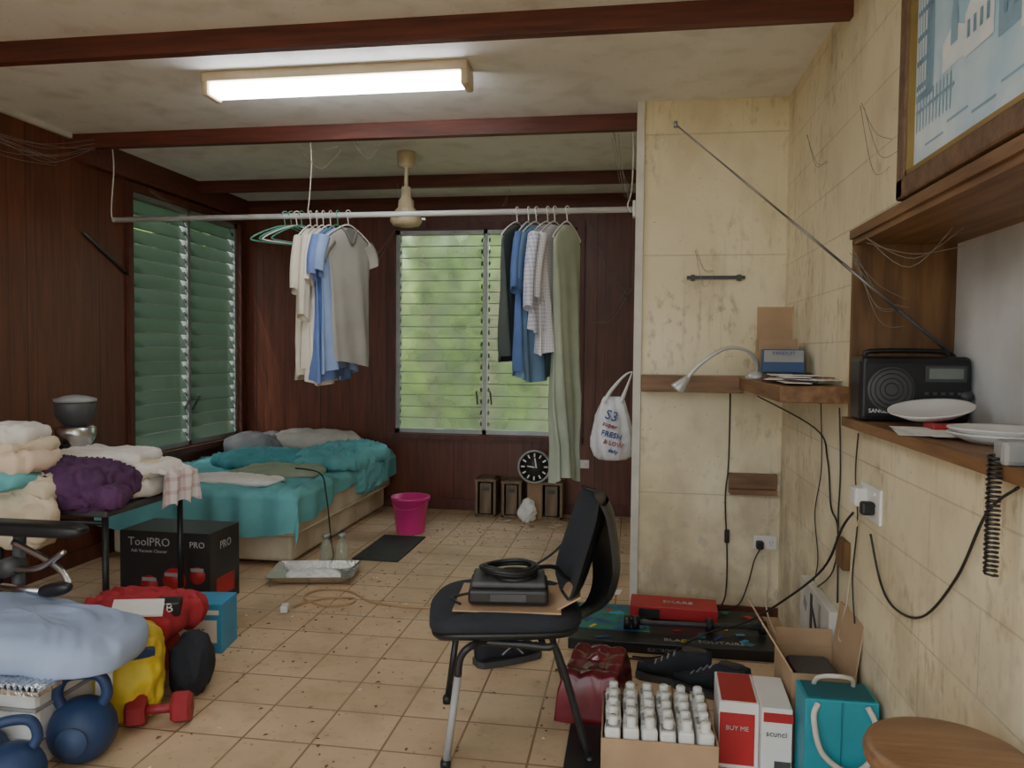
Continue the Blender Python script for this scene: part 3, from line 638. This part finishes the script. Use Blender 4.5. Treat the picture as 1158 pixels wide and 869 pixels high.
def bow(u,v):
    t=v; P=spline([(-.15,0,.405),(-.26,0,.43),(-.335,0,.50),(-.355,0,.62),(-.335,0,.78),(-.31,0,.85)],6)
    p=P[min(len(P)-1,int(t*(len(P)-1)))]; w=.05+.15*max(0,min(1,(t-.25)/.35)); s=(u-.5)*2
    return (p.x+.045*s*s*min(1,t*2),s*w,p.z)
b.grid(bow,12,30,M_black,M=T); b.grid(lambda u,v:tuple(Vector(bow(u,v))+Vector((-.014,0,-.004))),12,30,M_black,M=T)
b.grid(lambda u,v:tuple(Vector(bow(0,v))+Vector((-.014*u,0,-.004*u))),2,30,M_black,M=T); b.grid(lambda u,v:tuple(Vector(bow(1,v))+Vector((-.014*u,0,-.004*u))),2,30,M_black,M=T)
def backpad(off):
    def f(u,v):
        s=(u-.5)*2; t=(v-.5)*2
        k=(1-abs(t)**5)**.3 if abs(t)<1 else 0; w=.215*max(k,.02)*(1-.06*t)
        z=.685+.175*t
        x=-.262-.055*t+.045*s*s
        e=max(abs(s),abs(t)); th=.022*(1-e**4)
        return (x+off*th,s*w,z)
    return f
b.grid(backpad(1),24,30,M_blackfab,M=T); b.grid(backpad(-1),24,30,M_black,M=T)
b.tube([(-.22,-.19,.44),(-.25,-.21,.52),(-.24,-.215,.60),(-.28,-.21,.72),(-.32,-.20,.80)],.011,M_black,n=8,M=T)
b.tube([(.0,-.23,.50),(-.10,-.25,.53),(-.19,-.235,.60),(-.25,-.22,.70),(-.29,-.21,.80)],.010,M_black,n=8,M=T,flat=.4)
b.done('office_chair')
b=MB(); T=TR((-.41,2.62,.0),(0,0,5))
b.box((0,0,.493),(.36,.30,.006),M_card,M=T); b.box((.20,.02,.515),(.10,.28,.006),M_card,rot=(0,-30,0),M=T); b.done('cardboard_sheet')
b=MB(); T=TR((-.41,2.60,.497),(0,0,8))
b.box((0,0,.035),(.27,.20,.055),M_black,r=.014,M=T,seg=3); b.box((0,.0,.072),(.25,.18,.02),M_dgrey,r=.008,M=T); b.box((0,-.102,.035),(.12,.004,.025),M_dgrey,M=T)
b.lathe([(.075,.08),(.08,.086),(.07,.092),(.03,.094)],M_black,(.02,.0,0),M=T)
for r,z in ((.075,.10),(.068,.112),(.078,.108)): b.tube([(.0+r*math.cos(R(a))*1.25,.01+r*math.sin(R(a)),z+.004*math.sin(R(a*2))) for a in range(0,360,30)],.008,M_black,n=8,closed=True,M=T,k=3)
b.tube([(.1,.04,.10),(.16,.08,.09),(.20,.10,.05),(.25,.12,.02)],.008,M_black,M=T); b.tube([(-.12,-.03,.03),(-.19,-.06,.02),(-.16,-.1,.012)],.005,M_black,M=T)
b.done('portable_stove')
# ------------------------------------------------------------------ flat game board box etc.
b=MB(); b.b2((-.27,3.46,.0),(.66,3.98,.05),M_black,r=.004); b.b2((-.25,3.60,.05),(.10,3.96,.053),M_green)
rnd2=random.Random(5)
cols=[M_red,M_green,M_bluebox,M_yellow,M_dkblue,M_green]
for i in range(26): b.box((rnd2.uniform(-.22,.60),rnd2.uniform(3.50,3.94),.0535),(rnd2.uniform(.02,.07),rnd2.uniform(.015,.04),.003),cols[i%6],rot=(0,0,rnd2.uniform(0,90)))
b.text('BLACK SOLITAIRE',.045,M_grey,TR((.34,3.50,.052),(0,0,0))); b.text('ELECTRONIC EDITION',.022,M_grey,TR((.2,3.456,.015),FY)); b.done('board_game_box')
b=MB(); b.box((.22,3.86,.085),(.42,.18,.06),M_red,rot=(0,0,-3),r=.003); b.text('SHARE',.05,M_print,TR((.24,3.84,.117),(0,0,-3))); b.box((.10,3.765,.085),(.10,.01,.04),M_black,rot=(0,0,-3)); b.done('red_flat_box')
b=MB(); b.cyl((.0,3.62,.085),(.62,3.66,.085),.012,M_dgrey); 
for x in (-.02,.02,.36,.60): b.cyl((x,3.62+x*.06,.085),(x+.03,3.622+x*.06,.085),.032,M_black)
b.done('exercise_bar')
def shoe(x,y,a,name='sneaker'):
    b=MB(); T=TR((x,y,0),(0,0,a)); R_=[]
    for i in range(17):
        t=i/16; xx=-.15+.30*t; w=.040+.015*math.sin(math.pi*min(1,t*1.15)**1.3); w*= (1 if t<.93 else .6) * (1 if t>.04 else .7)
        h=.115 if t<.35 else .115-.065*min(1,(t-.35)/.4); h*= (1 if t<.93 else .75)
        R_.append([(xx,w*math.copysign(abs(math.cos(q))**.7,math.cos(q)),.02+max(0,(math.sin(q)+1)/2)**.8*h) for q in [2*math.pi*j/20 for j in range(20)]])
    b.loft(R_,M_blackfab,M=T,caps=True)
    S=[[(-.155+.31*i/16,(.046+.012*math.sin(math.pi*i/16))*s*(1 if 0<i<16 else .6),z) for s,z in ((-1,0.001),(1,0.001),(1,.028),(-1,.028))] for i in range(17)]
    b.loft(S,M_dgrey,M=T,caps=True,smooth=False)
    b.blob((-.08,0,.133),(.10,.055,.012),M_black,M=T)
    for k in range(4): b.cyl((.0+k*.025,-.025,.112-k*.014),(.0+k*.025,.025,.112-k*.014),.004,M_grey,n=8,M=T)
    b.tube([(-.05,-.050,.05),(.0,-.053,.08),(.05,-.051,.04)],.004,M_grey,M=T)
    b.done(name)
shoe(.19,3.20,172); shoe(.33,3.10,155); shoe(-.52,3.28,35)
b=MB(); 
def wrap(u,v):
    x=(u-.5)*.24;y=(v-.5)*.36; e=max(abs(u-.5),abs(v-.5))*2
    z=.17*(1-max(0,(e-.8)/.2)**2)+.014*abs(math.sin(u*math.pi*3))*abs(math.sin(v*math.pi*4))*(e<.95)
    return (x*(1+.05*(e>.9)),y,max(.002,z+.012*noise.noise((x*14,y*14,3))))
b.grid(wrap,50,60,M_maroon,M=TR((-.12,2.92,0),(0,0,-6))); b.done('shrink_wrapped_cans')
b=MB(); b.b2((-.20,2.30,.0),(-.085,2.72,.02),M_black,r=.004); b.done('black_folder')
def carton(b,T,w,d,h,m,mi_,t=.005,flaps=()):
    b.box((0,0,t/2),(w,d,t),m,M=T)
    b.box((-w/2,0,h/2),(t,d,h),m,M=T); b.box((w/2,0,h/2),(t,d,h),m,M=T); b.box((0,-d/2,h/2),(w,t,h),m,M=T); b.box((0,d/2,h/2),(w,t,h),m,M=T)
    for side,L,a in flaps:
        if side=='x-': b.box((-w/2-L/2*math.cos(R(a)),0,h+L/2*math.sin(R(a))),(L,d*.98,t),m,rot=(0,a,0),M=T)
        if side=='x+': b.box((w/2+L/2*math.cos(R(a)),0,h+L/2*math.sin(R(a))),(L,d*.98,t),m,rot=(0,-a,0),M=T)
        if side=='y-': b.box((0,-d/2-L/2*math.cos(R(a)),h+L/2*math.sin(R(a))),(w*.98,L,t),m,rot=(-a,0,0),M=T)
        if side=='y+': b.box((0,d/2+L/2*math.cos(R(a)),h+L/2*math.sin(R(a))),(w*.98,L,t),m,rot=(a,0,0),M=T)
b=MB(); T=TR((.10,2.58,0),(0,0,1)); carton(b,T,.36,.33,.13,M_card,M_cardin)
for i in range(6):
    for j in range(5):
        x=-.145+i*.058; y=-.13+j*.064; ang=random.uniform(-8,8)
        b.box((x,y,.085),(.050,.05,.15),M_white,r=.01,rot=(random.uniform(-2,2),random.uniform(-2,2),ang),M=T)
        b.lathe([(.014,.155),(.016,.158),(.016,.185),(.013,.189),(.0,.19)],M_white,(x,y,0),M=T,n=12,caps=False)
        if (i+j)%3==0: b.box((x,y,.162),(.046,.046,.002),M_grey,M=T)
b.done('carton_of_bottles')
b=MB(); b.box((.365,2.66,.11),(.125,.24,.22),M_paper,rot=(0,0,-2),r=.003); b.box((.355,2.538,.10),(.11,.002,.17),M_red,rot=(0,0,-2)); b.text('BUY ME',.021,M_print,TR((.355,2.535,.13),(90,0,-2))); b.box((.365,2.66,.221),(.11,.22,.002),M_red,rot=(0,0,-2)); b.done('red_hairdryer_box')
b=MB(); b.box((.475,2.62,.115),(.095,.25,.23),M_paper,rot=(0,0,-2),r=.003); b.text('scunci',.026,M_dgrey,TR((.470,2.492,.14),(90,0,-2))); b.box((.49,2.494,.045),(.05,.002,.03),M_dgrey,rot=(0,0,-2)); b.box((.475,2.494,.20),(.09,.002,.03),M_red,rot=(0,0,-2)); b.done('hair_accessory_box')
b=MB(); T=TR((.635,2.75,0),(0,0,2)); carton(b,T,.20,.26,.30,M_card,M_cardin,flaps=(('x-',.19,58),('x+',.17,82),('y+',.06,80)))
b.box((0,0,.18),(.15,.2,.2),M_dgrey,r=.02,M=T); b.done('open_cardboard_box')
b=MB(); bx,by=.635,2.45; 
b.box((bx,by,.16),(.21,.14,.32),M_tealbag,r=.004); b.box((bx,by,.322),(.19,.12,.002),mat('bag_inside',(.01,.12,.15),.7))
b.box((bx-.0,by-.072,.16),(.004,.003,.31),mat('bag_crease',(.01,.2,.26),.5))
b.tube([(bx-.07,by-.075,.31),(bx-.085,by-.09,.27),(bx-.06,by-.10,.17),(bx+.02,by-.10,.12),(bx+.08,by-.10,.17),(bx+.09,by-.09,.26),(bx+.07,by-.075,.31)],.0085,M_rope,n=8)
b.tube([(bx-.06,by+.05,.30),(bx-.05,by+.02,.35),(bx,by-.01,.37),(bx+.05,by+.02,.35),(bx+.06,by+.05,.30)],.007,M_rope,n=8); b.done('gift_bag')
b=MB(); c=(.605,1.55,0)
b.lathe([(.0,.56),(.13,.56),(.145,.567),(.147,.585),(.142,.597),(.13,.601),(.0,.602)],M_stool,c,n=48,caps=False)
for a in (45,135,225,315): b.cyl((c[0]+.09*math.cos(R(a)),c[1]+.09*math.sin(R(a)),.56),(c[0]+.145*math.cos(R(a)),c[1]+.145*math.sin(R(a)),0),.016,M_stool)
b.tube([(c[0]+.12*math.cos(R(a)),c[1]+.12*math.sin(R(a)),.25) for a in (45,135,225,315)],.009,M_stool,closed=True,k=1); b.done('wooden_stool')

# ------------------------------------------------------------------ closet shelf + lamp etc
b=MB(); b.b2((.045,3.90,1.16),(.54,4.088,1.24),M_oakx,r=.004); b.b2((.52,2.86,1.18),(.758,4.088,1.24),M_oak,r=.004); b.done('corner_wall_shelf')
b=MB(); b.b2((.50,4.06,.66),(.74,4.088,.74),M_oakx,r=.004); b.b2((.50,4.0,.64),(.73,4.088,.665),M_oakx); b.done('small_wall_shelf')
b=MB(); b.b2((.27,4.068,1.735),(.56,4.088,1.752),M_dgrey); b.box((.30,4.075,1.742),(.02,.03,.03),M_dgrey); b.box((.53,4.075,1.742),(.02,.03,.03),M_dgrey); b.done('wall_rail')
b=MB(); sz=1.24; LG=mat('lamp_enamel',(.60,.60,.60),.3,.3)
b.lathe([(.045,0),(.047,.015),(.03,.03),(.014,.035)],LG,(.545,3.55,sz)); b.tube([(.545,3.55,sz+.02),(.54,3.53,sz+.08),(.49,3.5,sz+.13),(.40,3.48,sz+.135),(.30,3.48,sz+.07),(.235,3.48,sz-.005)],.008,LG,n=10)
b.lathe([(.012,.07),(.018,.05),(.034,0),(.032,-.006)],LG,M=TR((.20,3.48,sz-.045),(0,40,0)),n=20); b.lathe([(.028,-.004),(.028,-.007)],M_white,M=TR((.20,3.48,sz-.045),(0,40,0)),n=20); b.done('gooseneck_lamp')
b=MB(); T=TR((.64,3.62,sz+.001),(0,0,-3)); carton(b,T,.16,.13,.18,M_card,M_cardin,flaps=(('y+',.15,86),)); b.done('small_cardboard_box')
b=MB(); b.box((.64,3.47,sz+.085),(.17,.09,.10),mat('navy_product_card',(.03,.08,.22),.45),rot=(0,0,-4),r=.002); b.box((.637,3.4235,sz+.105),(.16,.002,.05),M_grey,rot=(0,0,-4)); b.text('PANDUIT',.022,M_dkblue,TR((.637,3.42,sz+.11),(90,0,-4))); b.box((.66,3.47,sz+.018),(.19,.10,.034),M_black,r=.004); b.box((.637,3.42,sz+.018),(.14,.003,.02),M_oakx); b.done('blue_product_box')
b=MB()
for i in range(14): b.box((.64+random.uniform(-.05,.04),3.13+random.uniform(-.17,.17),sz+.003+i*.0022),(random.uniform(.08,.13),random.uniform(.15,.26),.002),M_paper if i%5 else M_redc,rot=(random.uniform(-1,1),random.uniform(-1,1),random.uniform(-25,25)))
b.done('paper_stack')

# ------------------------------------------------------------------ alcove: radio, plates
sz=AZ0+.03
b=MB(); cx,cy=.885,2.66
b.box((cx,cy,sz+.105),(.33,.13,.21),M_black,r=.018,seg=3); fy=cy-.066
b.b2((cx-.155,fy-.004,sz+.02),(cx+.155,fy,sz+.19),M_black,r=.002)
b.lathe([(.072,0),(.072,.004),(.066,.006)],M_dgrey,M=TR((cx-.075,fy-.004,sz+.105),(90,0,0)),n=36)
for r in (.02,.035,.05,.064): b.tube([(cx-.075+r*math.cos(R(a)),fy-.011,sz+.105+r*math.sin(R(a))) for a in range(0,360,20)],.0018,M_black,n=5,closed=True,k=1)
b.b2((cx+.025,fy-.008,sz+.13),(cx+.145,fy-.003,sz+.18),M_dgrey); b.b2((cx+.035,fy-.010,sz+.14),(cx+.135,fy-.006,sz+.172),mat('lcd',(.22,.25,.22),.2))
for i in range(5):
    for j in range(3): b.box((cx+.03+i*.024,fy-.007,sz+.045+j*.024),(.013,.006,.010),M_dgrey if j else M_grey,r=.002)
b.lathe([(.018,0),(.018,.012)],M_dgrey,M=TR((cx+.147,fy-.002,sz+.085),(90,0,0)))
b.text('SANGEAN',.018,M_paper,TR((cx-.10,fy-.006,sz+.03),FY))
b.tube([(cx-.13,cy,sz+.20),(cx-.12,cy,sz+.225),(cx+.10,cy,sz+.225),(cx+.11,cy,sz+.20)],.008,M_black,n=8,k=4)
A0=Vector((1.025,2.67,sz+.21)); A1=Vector((.127,2.60,2.10)); 
M_ant=mat('antenna_metal',(.30,.30,.30),.4,.8)
for i,r in enumerate((.0062,.0052,.0044,.0036,.003)): b.cyl(A0.lerp(A1,i/5),A0.lerp(A1,(i+1)/5),r,M_ant if i else M_dgrey,n=10)
b.lathe([(.006,0),(.006,.02)],M_ant,A1-Vector((0,0,.01)),n=10); b.done('portable_radio')
def plate(x,y,z,r,tilt=(0,0,0)):
    b=MB(); b.lathe([(.001,.004),(r*.6,.004),(r*.95,.022),(r,.024),(r,.020),(r*.62,-.002),(.001,-.002)],M_white,M=TR((x,y,z+.003),tilt),n=40,caps=False); b.done('dinner_plate')
b=MB()
for i in range(4): b.box((.83+random.uniform(-.02,.02),2.24+random.uniform(-.05,.05),sz+.002+i*.002),(.17,.26,.0015),M_paper,rot=(0,0,random.uniform(-18,12)))
b.box((.87,2.30,sz+.016),(.10,.08,.012),M_red,r=.003); b.done('letters')
plate(.87,2.42,sz+.034,.115,(8,-8,0)); plate(.89,2.02,sz+.0,.12); plate(.89,2.02,sz+.012,.12)
pc=mat('painting_snow',(.76,.87,.94),.5,col2=(.36,.60,.78),scale=4); pd=mat('painting_dark',(.12,.24,.38),.6,col2=(.30,.46,.58),scale=12); pw=mat('painting_light',(.88,.91,.92),.6,col2=(.66,.78,.86),scale=9); pm=mat('painting_mid',(.30,.48,.64),.6,scale=10)
fr_=wood_mat('frame_walnut',(.20,.11,.055),(.10,.05,.025),(8,8,8))
b=MB(); Y1,Y0,Z0,Z1=2.335,1.38,1.785,2.47; fw=.06
b.b2((XR-.012,Y0,Z0),(XR-.001,Y1,Z1),pc)
for lo,hi in (((Y0,Z0),(Y1,Z0+fw)),((Y0,Z1-fw),(Y1,Z1)),((Y0,Z0),(Y0+fw,Z1)),((Y1-fw,Z0),(Y1,Z1))): b.b2((XR-.035,lo[0],lo[1]),(XR-.001,hi[0],hi[1]),fr_,r=.008)
iy0,iy1,iz0,iz1=Y0+fw,Y1-fw,Z0+fw,Z1-fw
for lo,hi in (((iy0,iz0),(iy1,iz0+.012)),((iy0,iz1-.012),(iy1,iz1)),((iy0,iz0),(iy0+.012,iz1)),((iy1-.012,iz0),(iy1,iz1))): b.b2((XR-.03,lo[0],lo[1]),(XR-.012,hi[0],hi[1]),M_gold)
def pq(y0,y1,z0,z1,m,l=0,roof=0):
    x=XR-.0125-.0006*l
    V=[(x,y0,z0),(x,y1,z0),(x,y1,z1)]; F=[0,1,2,3]
    if roof: V+= [(x,(y0+y1)/2,z1+roof),(x,y0,z1)]; F=[0,1,2,3,4]
    else: V.append((x,y0,z1))
    b.add(V,[F],m)
pq(2.14,2.255,2.03,2.40,pm,1); pq(2.18,2.25,2.05,2.38,pw,2)
for i in range(5): pq(2.15,2.25,2.06+i*.065,2.075+i*.065,pd,3); pq(2.16+.018*i,2.166+.018*i,2.03,2.38,pm,4)
for i in range(11): pq(2.02+i*.022,2.026+i*.022,1.95,2.04,pm,2)
pq(2.0,2.25,2.0,2.008,pm,3); pq(1.95,2.08,2.05,2.12,pw,1,.03); pq(1.99,2.03,2.10,2.16,pm,2,.10); pq(1.80,1.95,2.04,2.14,pw,2,.06); pq(1.60,1.78,2.02,2.20,pm,1,.09); pq(1.50,1.68,2.0,2.15,pw,2,.08)
for i in range(4):
    pq(1.82+i*.033,1.835+i*.033,2.08,2.12,pd,4); pq(1.62+i*.04,1.635+i*.04,2.06,2.11,pd,4)
for i in range(5): pq(1.5+i*.14,1.62+i*.14,1.90+.02*(i%2),1.906+.02*(i%2),pm,1)
b.done('framed_painting')
b=MB(); b.b2((.735,2.80,.60),(.759,2.90,.70),M_oakz,r=.003); b.done('wall_wood_block')
b=MB(); b.b2((.72,2.90,.20),(.759,3.38,.42),M_sill,r=.004); b.b2((.717,3.02,.22),(.722,3.05,.40),M_grey); b.b2((.717,3.16,.22),(.722,3.19,.40),M_dgrey); b.box((.719,3.10,.30),(.004,.20,.02),M_dgrey,rot=(40,0,0)); b.box((.719,3.28,.33),(.004,.05,.04),M_grey,rot=(20,0,0))
b.done('wall_vent_cover')
def cable(name,pts,r=.004,m=M_black,extra=None):
    b=MB(); b.tube(pts,r,m,n=6)
    if extra: extra(b)
    b.done(name)
cable('power_cable',[(.69,2.525,.86),(.67,2.57,.80),(.66,2.75,.62),(.61,3.1,.40),(.50,3.38,.20),(.33,3.50,.09),(.15,3.42,.012),(.02,3.4,.008)],.0045)
cable('power_cable',[(.735,1.60,1.10),(.745,1.75,1.02),(.75,1.9,.84),(.752,2.1,.68),(.752,2.3,.63),(.752,2.44,.66),(.735,2.50,.80)],.0035)
cable('power_cable',[(.60,3.85,1.15),(.745,3.3,1.05),(.752,3.12,.95),(.752,3.05,.78),(.752,2.95,.73),(.752,2.93,.60),(.752,2.92,.45)],.0035)
cable('power_cable',[(.748,2.95,1.16),(.752,2.93,.95),(.752,2.94,.80),(.752,2.99,.55),(.745,3.40,.3),(.74,3.42,.02)],.003)
cable('power_cable',[(.752,2.72,1.09),(.752,2.74,.95),(.752,2.70,.80),(.752,2.74,.60),(.752,2.70,.45)],.0025)
cable('power_cable',[(.752,3.25,1.17),(.754,3.22,.9),(.752,3.30,.7),(.754,3.24,.5),(.75,3.42,.3)],.0022)
cable('power_cable',[(.50,4.083,1.15),(.50,4.08,.9),(.497,4.08,.75),(.485,4.07,.6),(.50,4.065,.30),(.495,4.05,.12),(.47,4.02,.06)],.004,extra=lambda b:b.box((.497,4.07,.41),(.025,.022,.07),M_black,r=.006))
cable('power_cable',[(.66,4.04,.36),(.63,4.03,.30),(.60,4.02,.18),(.55,3.99,.08),(.45,3.94,.065),(.44,3.96,.065)],.004)
cable('white_power_cable',[(.70,4.05,.34),(.70,4.03,.2),(.69,3.99,.06),(.70,3.7,.01),(.70,3.4,.008),(.60,3.2,.008),(.50,3.15,.008)],.0045,M_cream)
cable('white_power_cable',[(.748,2.66,.82),(.752,2.72,.75),(.752,2.78,.55),(.752,2.82,.45),(.74,2.84,.36),(.735,2.80,.35)],.003,M_cream)
cable('black_power_cable',[(-.30,3.2,.006),(-.1,3.36,.006),(.05,3.38,.006),(.3,3.35,.006),(.45,3.3,.006),(.52,3.0,.006)],.004)
b=MB(); b.cyl((-3.385,4.35,2.07),(-3.385,4.78,1.85),.010,M_dgrey,n=10); b.done('curtain_rod')
b=MB(); b.tube([(.70+.012*math.cos(i*1.1),1.62+.012*math.sin(i*1.1),1.16-.0016*i) for i in range(150)],.0028,M_black,n=6,k=1); b.box((.735,1.62,1.165),(.06,.05,.05),M_grey,r=.01); b.done('telephone_cord')
rw=random.Random(9)
for (p,q,n) in (((-.12,4.33,2.57),(-.03,4.33,2.19),6),((-1.62,4.33,2.57),(-1.45,4.33,2.56),3),((-1.95,4.33,2.57),(-1.70,4.33,2.50),3),((-1.5,4.95,2.5),(-1.75,5.54,2.58),3),((-.9,5.54,2.57),(-.95,5.54,2.42),2),((.72,2.74,1.72),(.9,2.74,1.5),6),((XL+.04,3.6,2.5),(XL+.2,4.22,2.55),6),((XL+.04,3.2,2.56),(XL+.12,4.0,2.42),5),((XL+.08,4.9,2.46),(XL+.06,6.0,2.40),4),((-2.0,6.33,2.4),(-2.3,6.34,2.1),4),((-.35,6.3,2.4),(-.05,6.3,1.8),6),((-.30,6.3,1.6),(-.02,6.3,1.9),4),((.72,2.5,1.72),(.95,2.4,1.71),3),((.72,3.5,2.3),(.74,3.2,2.1),2),((.72,2.7,2.2),(.74,2.42,1.95),3),((.30,4.06,1.9),(.40,4.06,1.76),3)):
    b=MB()
    for i in range(n):
        a=Vector(p)+Vector((rw.gauss(0,.015),rw.gauss(0,.01),-abs(rw.gauss(0,.02)))); c=Vector(q)+Vector((rw.gauss(0,.01),rw.gauss(0,.01),rw.gauss(0,.03))); mid=(a+c)/2-Vector((0,0,rw.uniform(.02,.12)))
        b.tube([a,mid,c],.0010,M_web,n=4,k=6)
    b.done('cobweb')
b=MB(); lm2=mat('dry_leaf',(.20,.11,.05),.9); rl=random.Random(21)
for i in range(800):
    x,y=(rl.uniform(-1.9,.6),rl.uniform(2.0,6.2)) if i%3 else (rl.gauss(-1.5,.25),rl.gauss(4.0,.5))
    if rl.random()<.35: x,y=rl.uniform(-1.5,.0),rl.uniform(5.2,6.3)
    s=rl.uniform(.003,.014); e=Euler((0,0,rl.uniform(0,6))).to_matrix()
    b.add([e@Vector(q)+Vector((x,y,.002)) for q in ((-s,0,0),(0,-s*.5,.004*rl.random()),(s,0,0),(0,s*.5,.003))],[[0,1,2,3]],lm2 if i%7 else M_paper)
b.done('floor_litter',False)

# ------------------------------------------------------------------ light + camera
w=bpy.data.worlds.new('World'); bpy.context.scene.world=w; w.use_nodes=True
w.node_tree.nodes['Background'].inputs[0].default_value=(.85,.94,1,1); w.node_tree.nodes['Background'].inputs[1].default_value=3.0
sl=bpy.data.lights.new('sun','SUN'); sl.energy=6; sl.angle=R(3); sl.color=(1,.95,.85)
so=bpy.data.objects.new('sun',sl); so.rotation_euler=(R(38),0,R(-25)); bpy.context.scene.collection.objects.link(so)
yaw,p=R(8.88),R(2.36)
F=Vector((-math.sin(yaw)*math.cos(p),math.cos(yaw)*math.cos(p),-math.sin(p))); Rt=Vector((math.cos(yaw),math.sin(yaw),0)); U=Rt.cross(F)
ro=.01; Rc=(Rt+U*ro).normalized(); Uc=(U-Rt*ro).normalized()
cam=bpy.data.cameras.new('camera'); cam.lens=27.05; cam.sensor_width=36; cam.sensor_fit='HORIZONTAL'; cam.clip_start=.02
co=bpy.data.objects.new('camera',cam); bpy.context.scene.collection.objects.link(co)
Mx=Matrix((Rc,Uc,-F)).transposed().to_4x4(); Mx.translation=(0,0,1.35); co.matrix_world=Mx
bpy.context.scene.camera=co
